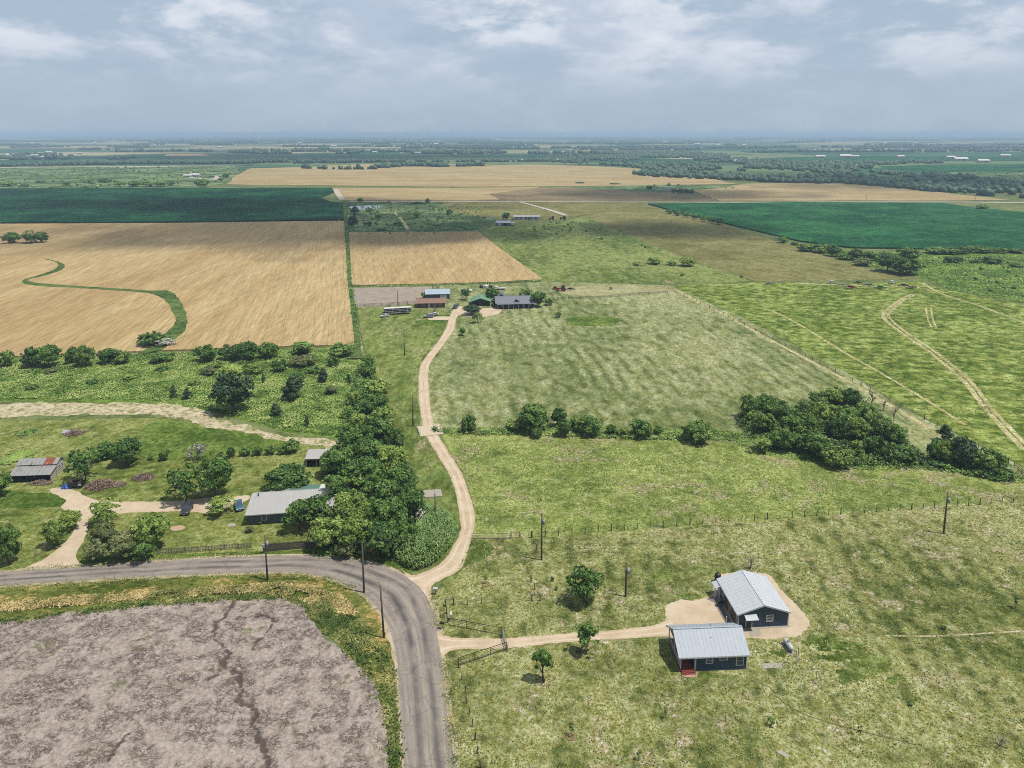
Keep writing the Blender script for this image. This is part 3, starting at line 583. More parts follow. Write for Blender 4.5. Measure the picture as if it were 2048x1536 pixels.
L_DRY = leaf_mat('dry_grass_blades', c4(.16, .18, .05), c4(.40, .33, .14), c4(.62, .50, .26))
L_REED = leaf_mat('cane_leaves', c4(.034, .078, .016), c4(.110, .195, .050), c4(.250, .335, .115))
L_VERGE = leaf_mat('verge_blades', c4(.07, .11, .022), c4(.20, .22, .06), c4(.42, .37, .15))
L_FAR = leaf_mat('far_wood_foliage', c4(.014, .040, .022), c4(.028, .062, .032), c4(.048, .088, .042), .1)
BARK = plain('bark', C(92, 78, 64, .6), .95, .3, 6, bump=.05)
DEADW = plain('weathered_wood', C(142, 132, 118), .95, .25, 6)

def quads(pos, nrm, size, r, aspect=1.0):
    n = len(pos); a = r.normal(size=(n, 3)); u = np.cross(nrm, a); u /= np.linalg.norm(u, axis=1)[:, None] + 1e-9
    w = np.cross(nrm, u); s = size[:, None] * .5
    V = np.stack([pos - u * s - w * s * aspect, pos + u * s * .8 - w * s * .7 * aspect, pos + u * s + w * s * aspect, pos - u * s * .7 + w * s * .9 * aspect], 1)
    return V.reshape(-1, 3), np.arange(n * 4).reshape(-1, 4)
def crown(name, seed, W, H, z0, lobes, leaf, per, fill=.62, cone=False, flat=.8, open_=0.0):
    r = np.random.default_rng(seed); pos = []; nrm = []; var = []
    cz = (z0 + H) / 2; hz = (H - z0) / 2
    for i in range(lobes):
        while True:
            d = r.normal(size=3); d /= np.linalg.norm(d)
            rr = r.random() ** (1 / 2.2)
            c = d * rr
            if c[2] > -.75: break
        lr = W * (.075 + .17 * r.random() ** 1.3)
        if i % 4 == 3 and not cone: c = c / (np.linalg.norm(c) + 1e-6); lr = W * (.06 + .05 * r.random())
        if cone:
            t = r.random() ** .8; ang = r.random() * 6.283; wr = (W / 2 - lr * .6) * (1 - t) ** .75 * (.5 + .5 * r.random())
            c = np.array([math.cos(ang) * wr, math.sin(ang) * wr, z0 + lr * .6 + t * (H - z0 - lr)]); lr *= (.5 + .6 * (1 - t))
        else:
            c = np.array([c[0] * (W / 2 - lr * .8), c[1] * (W / 2 - lr * .8), cz + c[2] * (hz - lr * .7)])
        k = int(per * (lr / (W * .185)) ** 2)
        d = r.normal(size=(k, 3)); d /= np.linalg.norm(d, axis=1)[:, None]
        d[:, 2] = np.where(d[:, 2] < -.35, -d[:, 2] * .6, d[:, 2])
        sh = fbm(d[:, 0] * 2.3 + i * 7, d[:, 1] * 2.3 + d[:, 2] * 1.7, 3)
        rad = lr * (.62 + .62 * sh) * (1 - .25 * r.random(k))
        p = c + d * rad[:, None] * np.array([1, 1, flat])
        pos.append(p); nn = d + r.normal(size=(k, 3)) * .38; nrm.append(nn / np.linalg.norm(nn, axis=1)[:, None])
        var.append(np.clip(.32 + .30 * (r.random() - .5) + .42 * (r.random(k) - .5) + .25 * sh + .1 * (c[2] - cz) / (hz + .1), 0, 1))  # higher lobes are lighter: sunlit crown tops put into the leaf colour
    pos = np.concatenate(pos); nrm = np.concatenate(nrm); var = np.concatenate(var)
    keep = pos[:, 2] > .05; pos, nrm, var = pos[keep], nrm[keep], var[keep]
    if open_:
        g = fbm(pos[:, 0] * 2.2 / W * 3, pos[:, 1] * 2.2 / W * 3 + pos[:, 2], 3); k = g > np.quantile(g, open_); pos, nrm, var = pos[k], nrm[k], var[k]
    V, Q = quads(pos, nrm, leaf * (.55 + .9 * r.random(len(pos))), r)
    return np_mesh(name, V, Q, None, [('var', 'FACE', var)])
def trunk(name, seed, W, H, z0, rad, limbs=6, forks=0, lean=0.0):
    r = random.Random(seed); b = MB(); top = z0 + (H - z0) * .55
    mid = (r.uniform(-.04, .04) * W + lean * .5, r.uniform(-.04, .04) * W, z0 * .6)
    tip = (r.uniform(-.08, .08) * W + lean, r.uniform(-.08, .08) * W, top)
    b.tube([(0, 0, -.15), (mid[0] * .4, mid[1] * .4, z0 * .25), mid, tip], [rad * 1.35, rad, rad * .82, rad * .35], 7)
    for i in range(limbs):
        a = i * 6.283 / limbs + r.uniform(-.4, .4); t = r.uniform(.0, .6)
        s = Vector(mid).lerp(Vector(tip), t); L = W * r.uniform(.26, .42)
        e = Vector((s.x + math.cos(a) * L, s.y + math.sin(a) * L, min(H * .93, s.z + r.uniform(.25, .6) * (H - z0))))
        m_ = s.lerp(e, .5) + Vector((r.uniform(-.05, .05) * W, r.uniform(-.05, .05) * W, .06 * H))
        b.tube([s, m_, e], [rad * .55, rad * .34, rad * .1], 5)
        for f in range(forks):
            k = s.lerp(e, r.uniform(.35, .9)); a2 = a + r.uniform(-1.2, 1.2); l2 = L * r.uniform(.3, .6)
            b.tube([k, k + Vector((math.cos(a2) * l2, math.sin(a2) * l2, r.uniform(.1, .5) * l2))], [rad * .22, rad * .05], 4)
    o = b.build(name, BARK); me = o.data; bpy.data.objects.remove(o)
    return me
PROTO = {}
def add_proto(kind, cr, tr, W, H): PROTO.setdefault(kind, []).append((cr, tr, W, H))
for i in range(8): add_proto('oak', crown('crown', 110 + i, 9.5, 8.5, .5, 60, .38, 250, flat=.72 + .03 * i, open_=.06), trunk('trunk', i, 9.5, 8.5, 1.5, .26), 9.5, 8.5)
for i in range(7): add_proto('bush', crown('crown', 130 + i, 6.0, 4.4, .05, 40, .30, 165, flat=.7 + .04 * i), trunk('trunk', 20 + i, 6.0, 4.4, .6, .12, 7), 6.0, 4.4)
for i in range(3): add_proto('cedar', crown('crown', 50 + i, 6.5, 7.0, .2, 46, .30, 170, cone=True), trunk('trunk', 30 + i, 6.5, 7, .8, .2, 4), 6.5, 7.0)
for i in range(3): add_proto('airy', crown('crown', 60 + i, 8.0, 7.0, 1.5, 26, .36, 170, open_=.30), trunk('trunk', 40 + i, 8, 7, 1.6, .18, 8, 1), 8.0, 7.0)
for i in range(2): add_proto('low', crown('crown', 70 + i, 2.6, 1.7, .03, 14, .20, 60), trunk('trunk', 50 + i, 2.6, 1.7, .2, .05, 5), 2.6, 1.7)
for i in range(2): add_proto('sapling', crown('crown', 80 + i, 1.3, 2.4, .9, 9, .17, 28, open_=.2), trunk('trunk', 60 + i, 1.3, 2.4, 1.3, .045, 3), 1.3, 2.4)
for i in range(2): add_proto('dead', None, trunk('trunk', 90 + i, 4.0, 4.2, 1.0, .16, 9, 4), 4.0, 4.2)
for i in range(2): add_proto('twiggy', crown('crown', 95 + i, 4.6, 3.6, .3, 22, .22, 110, open_=.25), trunk('trunk', 70 + i, 4.6, 3.6, .6, .1, 12, 3), 4.6, 3.6)
KIND = {  # kind: (prototype, leaf material, name, look)
    'oak': ('oak', L_OAK, 'oak_tree', 'broad leafy green tree'), 'oakl': ('oak', L_LIGHT, 'leafy_tree', 'light green broad tree'), 'oako': ('oak', L_OLIVE, 'leafy_tree', 'olive green tree'),
    'bush': ('bush', L_OAK, 'bushy_tree', 'rounded bushy green tree'), 'bushl': ('bush', L_LIGHT, 'shrub', 'light green shrub'), 'busho': ('bush', L_OLIVE, 'shrub', 'olive green shrub'),
    'cedar': ('cedar', L_DARK, 'cedar_tree', 'dark evergreen tree'), 'dark': ('oak', L_DARK, 'evergreen_oak', 'very dark green tree'), 'darkb': ('bush', L_DARK, 'dark_shrub', 'dark green bushy tree'),
    'airy': ('airy', L_OAK, 'mesquite_tree', 'open airy green tree'), 'airyl': ('airy', L_LIGHT, 'mesquite_tree', 'airy light green tree'),
    'low': ('low', L_OAK, 'low_bush', 'low green bush'), 'lowl': ('low', L_WEED, 'low_bush', 'low bright green bush'), 'sap': ('sapling', L_OAK, 'sapling', 'young staked sapling'),
    'dead': ('dead', None, 'bare_tree', 'leafless grey tree'), 'grey': ('twiggy', L_GREY, 'twiggy_shrub', 'grey twiggy shrub'), 'far': ('bush', L_FAR, 'distant_tree', 'small dark tree')}
ORD = 'first second third fourth fifth sixth seventh eighth ninth tenth eleventh twelfth thirteenth fourteenth fifteenth sixteenth seventeenth eighteenth nineteenth twentieth twenty-first twenty-second twenty-third twenty-fourth twenty-fifth twenty-sixth twenty-seventh twenty-eighth twenty-ninth thirtieth'.split()
tcount = [0]
def tree(px, py, w, h, kind, label, group=None, lean=None):
    pk, lm, nm, look = KIND[kind]; cr, tr, W, H = PROTO[pk][tcount[0] * 3 % len(PROTO[pk])]; tcount[0] += 1
    m = mpp(px, py); ww = w * m; base = P(px, py)
    if pk in ('bush', 'cedar', 'low', 'twiggy'): base.y += ww * .32
    # height from the row of the top
    by = proj(base.x, base.y)[1]
    hh = max(.5, tall(px, by, py - h) - (.0 if pk == 'dead' else .12 * ww))
    hh = min(hh, 13.5)
    r = random.Random(int(px * 13 + py * 7))
    t = thing(nm, label, 'bush' if pk in ('low', 'twiggy') or 'shrub' in nm else 'tree', (base.x, base.y, .03), r.uniform(0, 6.28), group)
    sc = (ww / W, ww / W, hh / H)
    for me, n_, mt in ((cr, 'crown', lm), (tr, 'trunk', DEADW if kind in ('dead', 'grey') else BARK)):
        if me is None: continue
        if not me.materials: me.materials.append(mt)
        o = link(bpy.data.objects.new(n_, me), t)
        o.material_slots[0].link = 'OBJECT'; o.material_slots[0].material = mt
        o.scale = sc
    return t
def row(items, where, group, noun='from the left'):
    it = sorted(items, key=lambda a: a[0] - a[1] * .0)
    for i, (px, py, w, h, k) in enumerate(it):
        tree(px, py, w, h, k, '%s, %s %s %s' % (KIND[k][3], ORD[i], noun, where), group)

row([(3, 737, 36, 42, 'bush'), (58, 738, 48, 50, 'bush'), (98, 734, 54, 50, 'oak'), (136, 731, 40, 42, 'bush'), (170, 733, 42, 48, 'oak'), (211, 731, 42, 42, 'bush'), (240, 730, 36, 34, 'bush'), (318, 729, 50, 32, 'bush'), (405, 727, 50, 44, 'bush'),
     (455, 723, 48, 40, 'bush'), (493, 722, 54, 44, 'oak'), (534, 720, 44, 42, 'bush'), (600, 712, 50, 36, 'bush'), (680, 717, 60, 38, 'bush')], 'in the hedgerow below the wheat', 'hedgerow trees below the wheat field')
tree(293, 697, 56, 40, 'bush', 'dark bushy tree in the grassy waterway inside the wheat field')
tree(322, 697, 50, 26, 'grey', 'pale blue-grey shrub beside the tree in the wheat waterway')
row([(466, 824, 88, 92, 'dark'), (582, 805, 58, 62, 'cedar'), (548, 836, 32, 34, 'cedar'), (612, 856, 14, 27, 'cedar'), (345, 799, 18, 32, 'cedar'), (372, 801, 24, 28, 'cedar'), (455, 757, 62, 34, 'bushl'), (505, 752, 42, 30, 'bushl'), (556, 748, 40, 34, 'bush'), (602, 738, 58, 36, 'busho'),
     (645, 768, 30, 36, 'cedar'), (696, 768, 15, 22, 'cedar'), (526, 768, 12, 22, 'cedar'), (625, 752, 36, 24, 'bush'), (415, 752, 40, 24, 'busho'), (665, 735, 28, 24, 'bush'), (385, 775, 26, 18, 'bushl'), (590, 770, 34, 28, 'bush'), (100, 748, 30, 16, 'busho'), (180, 770, 26, 14, 'bush'), (255, 760, 30, 15, 'bushl'), (60, 780, 28, 14, 'bush'), (430, 740, 34, 22, 'bushl'), (480, 738, 30, 22, 'bush'), (660, 790, 30, 22, 'busho'), (640, 820, 24, 14, 'bushl'), (320, 745, 28, 16, 'bush'), (690, 840, 22, 20, 'bush')], 'in the weedy meadow', 'trees in the weedy meadow')
BELT = [(736, 734, 32, 28, 'bush'), (738, 760, 30, 36, 'bush'), (752, 793, 52, 42, 'bushl'), (706, 812, 34, 36, 'bushl'), (752, 826, 54, 46, 'oak'), (768, 855, 50, 48, 'oakl'), (716, 868, 42, 46, 'oakl'), (752, 885, 76, 62, 'oak'), (790, 905, 46, 54, 'oak'), (700, 905, 60, 58, 'oak'),
        (735, 935, 84, 70, 'oak'), (782, 950, 74, 72, 'oakl'), (676, 950, 70, 66, 'oak'), (730, 985, 90, 78, 'oak'), (800, 995, 74, 74, 'oak'), (680, 1010, 76, 72, 'airy'), (765, 1025, 90, 82, 'airy'), (822, 1035, 60, 66, 'oak'), (705, 1055, 92, 82, 'oakl'), (775, 1068, 90, 80, 'oak'), (630, 1060, 84, 74, 'airy'), (598, 1062, 74, 66, 'airy'),
        (655, 1098, 78, 74, 'oakl'), (712, 1106, 80, 80, 'airyl'), (765, 1110, 86, 74, 'oak'), (690, 1112, 46, 40, 'oako'), (812, 1100, 60, 64, 'oak'), (845, 1055, 36, 40, 'grey')]
for i, (px, py, w, h, k) in enumerate(sorted(BELT, key=lambda a: a[1])):
    tree(px, py, w, h, k, '%s, %s from the far end of the dense tree belt' % (KIND[k][3], ORD[i]), 'trees of the belt beside the long drive')
for a in [(170, 962, 74, 72, 'airy', 'open green tree beside the rusty tin shed'), (195, 925, 60, 46, 'bush', 'rounded tree behind the tin shed, left of a twin'), (255, 928, 62, 58, 'oak', 'rounded tree at the corner of the lush grass patch'),
          (326, 923, 22, 28, 'bush', 'small green bush left of the grey twiggy shrub'), (300, 922, 14, 15, 'low', 'tiny low bush at the fence line by the grey shrub'), (388, 928, 46, 48, 'grey', 'large grey twiggy shrub at the edge of the lush grass'),
          (176, 948, 30, 40, 'dead', 'bare grey branches beside the tin shed tree'),
          (372, 1003, 84, 76, 'airy', 'spreading tree above the parked dark car'), (432, 992, 76, 98, 'oak', 'tall tree right of the spreading tree above the car'), (442, 1028, 62, 38, 'airyl', 'pale green tree between the two parked cars'), (575, 982, 98, 58, 'oak', 'wide spreading tree behind the long grey house'),
          (2, 992, 46, 60, 'oak', 'tree cut off by the left edge beside the tin shed'), (18, 1125, 54, 82, 'oak', 'tree at the left edge beside the road'), (110, 1092, 50, 56, 'oakl', 'yellow-green tree beside the left drive, nearest the gate'), (140, 1060, 46, 44, 'oakl', 'yellow-green tree farther up the left drive'), (214, 1050, 70, 56, 'airyl', 'pale speckled tree beside the bend of the left drive'),
          (205, 1090, 54, 50, 'oako', 'olive scrub tree right of the left drive'), (302, 1098, 76, 76, 'oakl', 'bright green tree behind the picket fence end'), (245, 1118, 60, 56, 'oako', 'olive scrub by the roadside, middle of the thicket'), (195, 1122, 50, 48, 'oako', 'olive scrub at the mouth of the left drive'), (288, 1122, 56, 46, 'airy', 'tangled scrub at the left end of the picket fence'), (265, 1085, 40, 40, 'dead', 'bare branches inside the roadside thicket'),
          (520, 1050, 15, 11, 'low', 'small bush against the long grey house wall'), (498, 1067, 18, 17, 'busho', 'small shrub on the lawn before the long grey house'), (20, 925, 70, 14, 'bushl', 'low speckled shrub row behind the tin shed')]: tree(*a)
row([(460, 917, 20, 24, 'bush'), (488, 914, 26, 24, 'bush'), (513, 914, 24, 22, 'bush'), (538, 912, 24, 24, 'bush'), (560, 912, 20, 20, 'bush'), (578, 909, 38, 34, 'bush')], 'in the short hedge behind the grey house', 'short hedge behind the grey house')
row([(870, 864, 17, 15, 'low'), (936, 868, 36, 42, 'bush'), (1034, 864, 46, 32, 'bushl'), (1066, 862, 68, 60, 'oak'), (1074, 879, 26, 30, 'bush'), (1118, 858, 34, 46, 'bush'), (1128, 872, 36, 38, 'oak'), (1152, 868, 32, 38, 'bush'), (1180, 870, 50, 46, 'oak'), (1223, 870, 22, 26, 'bush'), (1247, 874, 26, 22, 'bushl'),
     (1285, 879, 52, 46, 'bush'), (1318, 874, 22, 24, 'bush'), (1400, 892, 66, 58, 'bush')], 'along the creek across the pasture', 'trees along the creek')
COPSE = [(1496, 838, 44, 54, 'oak'), (1530, 836, 50, 54, 'oak'), (1565, 846, 52, 50, 'oak'), (1640, 815, 50, 40, 'oak'), (1672, 812, 52, 44, 'oakl'), (1700, 818, 40, 46, 'oak'), (1610, 835, 46, 40, 'airy'), (1650, 845, 54, 46, 'oakl'), (1690, 852, 52, 48, 'oak'), (1730, 850, 54, 50, 'oak'), (1525, 866, 50, 46, 'airy'), (1585, 872, 54, 46, 'oak'), (1625, 872, 50, 44, 'airy'),
         (1670, 878, 50, 50, 'oak'), (1712, 880, 52, 50, 'oakl'), (1760, 876, 46, 50, 'oak'), (1790, 888, 42, 48, 'oak'), (1520, 902, 52, 34, 'airyl'), (1565, 900, 52, 54, 'oak'), (1605, 902, 48, 44, 'oak'), (1632, 914, 58, 54, 'oak'), (1682, 942, 64, 56, 'bushl'), (1720, 912, 36, 34, 'bushl'), (1760, 920, 52, 56, 'bush'), (1817, 930, 68, 48, 'bush')]
COPSE += [(1512, 850, 40, 34, 'bushl'), (1548, 868, 44, 40, 'bush'), (1598, 852, 44, 36, 'bush')]
for i, (px, py, w, h, k) in enumerate(sorted(COPSE)):
    tree(px, py, w, h, k, '%s, %s from the left in the round copse' % (KIND[k][3], ORD[i]), 'trees of the round copse')
row([(1742, 815, 24, 46, 'dead'), (1768, 822, 22, 36, 'dead'), (1788, 842, 22, 42, 'dead')], 'at the back of the copse', 'dead trees behind the copse')
row([(1870, 925, 28, 50, 'bush'), (1896, 888, 42, 44, 'cedar'), (1897, 930, 46, 54, 'bushl'), (1925, 932, 56, 66, 'dark'), (1962, 945, 50, 46, 'bushl'), (1995, 955, 76, 64, 'bush')], 'in the clump by the pasture corner', 'trees at the pasture corner')
# the blue cottage's yard
def yard_tree(px, py, w, h, seed, z0f, lean, label, lobes=24, op=.12):
    m = mpp(px, py); W = w * m; H = tall(px, py, py - h); z0 = H * z0f
    t = thing('yard_tree', label, 'tree', P(px, py, .03))
    me = crown('crown', seed, W, H, z0, lobes, .30, 210, open_=op); me.materials.append(L_OAK); o = link(bpy.data.objects.new('crown', me), t); o.location.x = lean
    link(bpy.data.objects.new('trunk', trunk('trunk', seed, W, H, z0 + .2, .17, 7, 1, lean)), t)
yard_tree(1168, 1203, 78, 76, 301, .16, 0, 'solitary round shade tree left of the shop building', 30, .1)
yard_tree(1158, 1305, 62, 62, 305, .30, 1.4, 'leaning forked tree beside the cottage drive', 16, .2)
yard_tree(1087, 1363, 48, 64, 309, .36, 0, 'small tree with a ring of earth nearest the road', 16, .12)
for a in [(972, 1168, 9, 22, 'sap', 'sapling in the small fenced corner plot'), (1142, 1474, 15, 30, 'sap', 'sapling in a brick ring below the small yard tree'), (1277, 1521, 12, 24, 'sap', 'sapling nearest the bottom edge of the yard'), (1331, 1437, 10, 26, 'sap', 'thin sapling below the cottage steps'), (1543, 1452, 18, 17, 'sap', 'short two-headed sapling in the front yard'),
          (1719, 1483, 11, 36, 'sap', 'slender tall sapling at the lower right of the yard'), (2031, 1217, 13, 26, 'sap', 'lollipop sapling near the right edge of the yard'), (1825, 1414, 18, 14, 'low', 'low round bush in the right front yard'), (1890, 1262, 12, 12, 'low', 'tiny dark bush beside the buried line right of the shop'),
          (1105, 1164, 8, 12, 'low', 'tiny shrub left of the solitary shade tree, upper one'), (1113, 1182, 9, 11, 'low', 'tiny shrub left of the solitary shade tree, lower one'),
          (1500, 1137, 46, 30, 'dead', 'bare spreading tree behind the shop building'), (2003, 1492, 44, 28, 'dead', 'bare brushy sapling in the lower right corner')]: tree(*a)
# the upper homestead
for a in [(932, 600, 26, 26, 'airy', 'airy tree behind the green roofed house, left one'), (984, 604, 30, 34, 'oak', 'tree between the green and grey roofed houses'), (944, 629, 38, 24, 'dark', 'dark spreading tree at the end of the long drive'), (954, 646, 24, 24, 'airyl', 'light green tree just below the dark spreading tree'), (926, 671, 14, 20, 'oak', 'small lone tree right of the upper drive'),
          (1052, 606, 34, 34, 'oak', 'tree behind the right end of the grey roofed house'), (1076, 616, 34, 40, 'bush', 'tall bushy tree at the right end of the grey roofed house'), (1098, 612, 20, 18, 'bushl', 'low shrub right of the grey roofed house'), (851, 598, 22, 18, 'bush', 'bush between the brick house and its metal shed'), (869, 628, 16, 20, 'dead', 'bare tree before the brick house'), (1117, 636, 14, 15, 'bush', 'small round bush on the open pasture'),
          (15, 489, 36, 30, 'bush', 'bushy tree at the left edge of the wheat'), (62, 487, 42, 32, 'oakl', 'paler tree at the left edge of the wheat'), (86, 486, 24, 26, 'oak', 'right tree of the clump at the left edge of the wheat'),
          (1310, 530, 34, 20, 'bushl', 'light shrub in the mown field, left of a bigger one'), (1378, 534, 36, 26, 'bushl', 'largest light shrub in the mown field'), (1345, 532, 24, 14, 'bushl', 'middle light shrub in the mown field'), (1275, 532, 22, 12, 'lowl', 'leftmost light shrub in the mown field'), (1973, 421, 28, 16, 'bush', 'lone round tree at the far edge of the right corn'), (2022, 426, 16, 8, 'low', 'little bush right of the lone round tree'),
          (1012, 441, 16, 20, 'bush', 'bushy tree at the left end of the far white house'), (1222, 580, 9, 8, 'low', 'tiny bush on the tan paddock'), (1484, 557, 9, 9, 'low', 'tiny bush at the hayfield tip'), (1365, 553, 10, 7, 'low', 'tiny bush above the hay meadow')]: tree(*a)
row([(1340, 428, 16, 12, 'bush'), (1356, 432, 18, 13, 'bush'), (1374, 435, 20, 14, 'bush'), (1392, 439, 18, 15, 'bush'), (1410, 443, 18, 14, 'bush'), (1426, 447, 18, 15, 'bush'), (1442, 450, 20, 17, 'bush')], 'between the mown field and corn', 'bushes between the hayfield and the right corn')
row([(x_, y_, w_ * 1.3, h_ * 1.12, k_) for x_, y_, w_, h_, k_ in [(1553, 481, 14, 10, 'grey'), (1571, 487, 20, 15, 'bush'), (1592, 491, 14, 8, 'bush'), (1616, 504, 30, 20, 'bush'), (1644, 507, 34, 22, 'bush'), (1672, 514, 26, 26, 'bush'), (1698, 521, 30, 20, 'bush'), (1716, 522, 24, 26, 'bush'), (1745, 523, 26, 24, 'bush'), (1775, 543, 38, 36, 'oak'), (1782, 522, 30, 22, 'bush'), (1810, 549, 46, 38, 'oak'), (1816, 525, 40, 32, 'oak'), (1886, 510, 40, 20, 'bush'), (1912, 510, 36, 18, 'bush'), (1936, 509, 26, 18, 'bush'), (1962, 508, 34, 20, 'bush'), (1984, 507, 20, 14, 'bush'), (2006, 508, 22, 14, 'bush'), (2035, 507, 34, 15, 'bush'), (1902, 526, 18, 16, 'bush'), (1920, 525, 17, 14, 'bush'), (1950, 527, 16, 10, 'low'), (1994, 529, 38, 20, 'bush'), (2040, 536, 24, 14, 'bushl'), (1730, 533, 30, 20, 'busho'), (1795, 530, 30, 24, 'bush'), (1655, 502, 30, 18, 'bush')]], 'below the right corn field', 'tree line below the right corn field')
row([(704, 458, 22, 34, 'darkb'), (708, 430, 20, 20, 'darkb'), (738, 424, 16, 10, 'bush'), (735, 452, 20, 12, 'bush'), (756, 436, 18, 10, 'bush'), (795, 452, 20, 12, 'bush'), (834, 436, 18, 16, 'bush'), (855, 408, 12, 14, 'bush'), (899, 430, 16, 14, 'bush'), (720, 404, 14, 10, 'bush'), (835, 408, 26, 8, 'bush'), (870, 452, 20, 8, 'low'), (920, 455, 18, 8, 'low'), (762, 462, 26, 9, 'bush'), (880, 438, 18, 8, 'low')], 'in the rough brush beyond the wheat', 'bushes in the rough brush beyond the wheat')
for i, (px, py, w, h) in enumerate([(12, 374, 36, 16), (45, 374, 20, 10), (75, 366, 18, 8), (130, 372, 16, 10), (172, 366, 26, 12), (205, 366, 30, 14), (236, 373, 26, 14), (262, 374, 30, 16), (290, 374, 28, 16), (318, 374, 30, 18), (340, 372, 16, 12), (393, 372, 14, 14), (405, 375, 30, 20), (450, 356, 16, 12), (440, 362, 14, 8), (1270, 331, 0, 0), (1160, 330, 12, 7), (1300, 380, 14, 12), (1338, 373, 10, 8), (1160, 367, 22, 6), (1230, 369, 24, 6)]):
    if w: tree(px, py, w, h, 'bush', 'small dark tree, %s from the left along the far field edges' % ORD[i], 'scattered trees at the edge of the far fields')

# ---- woods and tree lines too far away to part: one mass each
def blob_mesh():
    bm = bmesh.new(); bmesh.ops.create_icosphere(bm, subdivisions=2, radius=1.0)
    V = np.array([v.co[:] for v in bm.verts]); Fx = np.array([[v.index for v in f.verts] for f in bm.faces]); bm.free(); return V, Fx
BV, BF = blob_mesh()
def wood(name, label, pts, size, seed, mat=None):
    r = np.random.default_rng(seed); n = len(pts); k = len(BV)
    s = size * (.6 + .8 * r.random(n)); ang = r.random(n) * 6.283
    A = np.stack([np.cos(ang), -np.sin(ang), np.sin(ang), np.cos(ang)], 1)
    V = np.repeat(BV[None], n, 0)
    V = V * (1 + .42 * (r.random((n, k, 1)) - .5))
    x = V[..., 0] * A[:, 0:1] + V[..., 1] * A[:, 1:2]; y = V[..., 0] * A[:, 2:3] + V[..., 1] * A[:, 3:4]
    sz = .75 + .5 * r.random((n, 1))
    V = np.stack([x * s[:, None] + pts[:, 0:1], y * s[:, None] + pts[:, 1:2], (V[..., 2] * sz + .62) * s[:, None]], -1).reshape(-1, 3)
    Q = (BF[None] + (np.arange(n) * k)[:, None, None]).reshape(-1, 3)
    var = np.repeat(r.random(n), len(BF)) * .55 + .45 * r.random(n * len(BF))
    o = link(bpy.data.objects.new(name, np_mesh(name, V, Q, mat or L_FAR, [('var', 'FACE', var)]))); tag(o, label, 'woodland', kind='stuff'); return o
def line_pts(px, n, spread, seed, step=.3):
    r = np.random.default_rng(seed); g = spline([P(*p).xy for p in px], step); i = r.integers(0, len(g), n)
    return g[i] + r.normal(size=(n, 2)) * spread
wp = np.concatenate([scatter([(1180, 306), (1300, 303), (1420, 308), (1500, 318), (1600, 325), (1760, 322), (1890, 326), (1750, 332), (1770, 344), (1900, 352), (2048, 372), (2300, 395), (2300, 420), (2048, 398), (1900, 386), (1760, 372), (1640, 364), (1560, 366), (1480, 362), (1280, 352), (1290, 340), (1200, 330), (1100, 324), (1080, 318)], 5600, 5), line_pts([(1280, 350), (1480, 360), (1560, 365), (1700, 368), (1880, 384)], 220, 7, 4)])
wp = wp[fbm(wp[:, 0] / 140, wp[:, 1] / 260, 4) > .40]
wood('woodland', 'dark belt of creek woodland right of the far wheat', wp, 4.6, 6)
wp = np.concatenate([line_pts([(40, 332), (160, 330), (300, 328), (420, 328), (500, 327)], 260, 9, 11), line_pts([(590, 327), (760, 325), (1000, 324), (1180, 322)], 150, 8, 12), line_pts([(760, 336), (820, 332), (890, 334)], 130, 8, 13), line_pts([(600, 337), (700, 339), (760, 338)], 22, 6, 14), line_pts([(920, 333), (960, 332)], 40, 6, 15), line_pts([(500, 325), (700, 326)], 60, 9, 16), line_pts([(0, 314), (60, 310), (120, 313)], 90, 20, 17), line_pts([(-60, 333), (30, 333)], 30, 9, 18)])
wood('woodland', 'dark tree rows on the far side of the pale wheat', wp, 5.5, 7)
def far_line(x0, y, L, dy, seed):
    r = np.random.default_rng(seed); w = L * mpp(x0 + L / 2, y); n = int(w / 5.0)
    a, b = P(x0, y).xy, P(x0 + L, y + dy).xy; t = r.random(n)
    keep = fbm(t * w / 300 + seed * 3.3, t * 0 + seed, 3) > .40; t = t[keep]
    g = np.outer(1 - t, a) + np.outer(t, b); g[:, 1] += r.normal(size=len(t)) * (8 + .006 * a[1]) + (fbm(t * 6 + seed, t * 0, 3) - .5) * .07 * a[1]
    return g
wp = np.concatenate([far_line(*a, 40 + i) for i, a in enumerate([(-60, 303, 500, 0), (420, 306, 300, 1), (820, 307, 380, 0), (180, 299, 260, 0), (560, 300, 420, -1), (1150, 300, 300, 0), (1500, 304, 620, -1), (1700, 298, 420, 0), (-40, 290, 500, 0), (480, 294, 520, 0), (960, 292, 420, 0), (1400, 291, 700, 0), (300, 286, 700, 0), (900, 285, 900, 0), (-60, 283, 900, 0), (1200, 281, 900, 0), (100, 279, 1200, 0), (1000, 278, 1100, 0), (0, 276, 2100, 0), (500, 303, 500, 2), (-50, 319, 300, 0), (0, 295, 300, 0), (1500, 295, 600, 0), (1100, 296, 420, 0), (800, 297, 320, 0), (200, 281, 800, 0), (700, 288, 700, 0)])])
wood('woodland', 'hazy dark tree lines across the plain to the horizon', wp, 7, 8)
wp = np.concatenate([scatter([(0, 338), (450, 336), (440, 360), (380, 372), (0, 372)], 260, 21), scatter([(1260, 372), (1480, 372), (1400, 384)], 14, 22), scatter([(1900, 342), (2300, 345), (2300, 372), (1950, 366)], 90, 23)])
wood('brushland', 'scattered brush over the far rough pastures', wp, 1.9, 9, L_OAK)
wp = np.concatenate([scatter([(700, 408), (900, 408), (960, 420), (950, 460), (700, 464)], 420, 24), scatter([(1690, 530), (1840, 552), (2048, 606), (2300, 640), (2300, 530), (2048, 515), (1850, 515)], 90, 25), scatter([(1100, 440), (1180, 450), (1330, 510), (1200, 480), (1060, 470)], 60, 26)])
wood('brushland', 'low shrubs in the rough land around the mown field', wp, .9, 10, L_OAK)

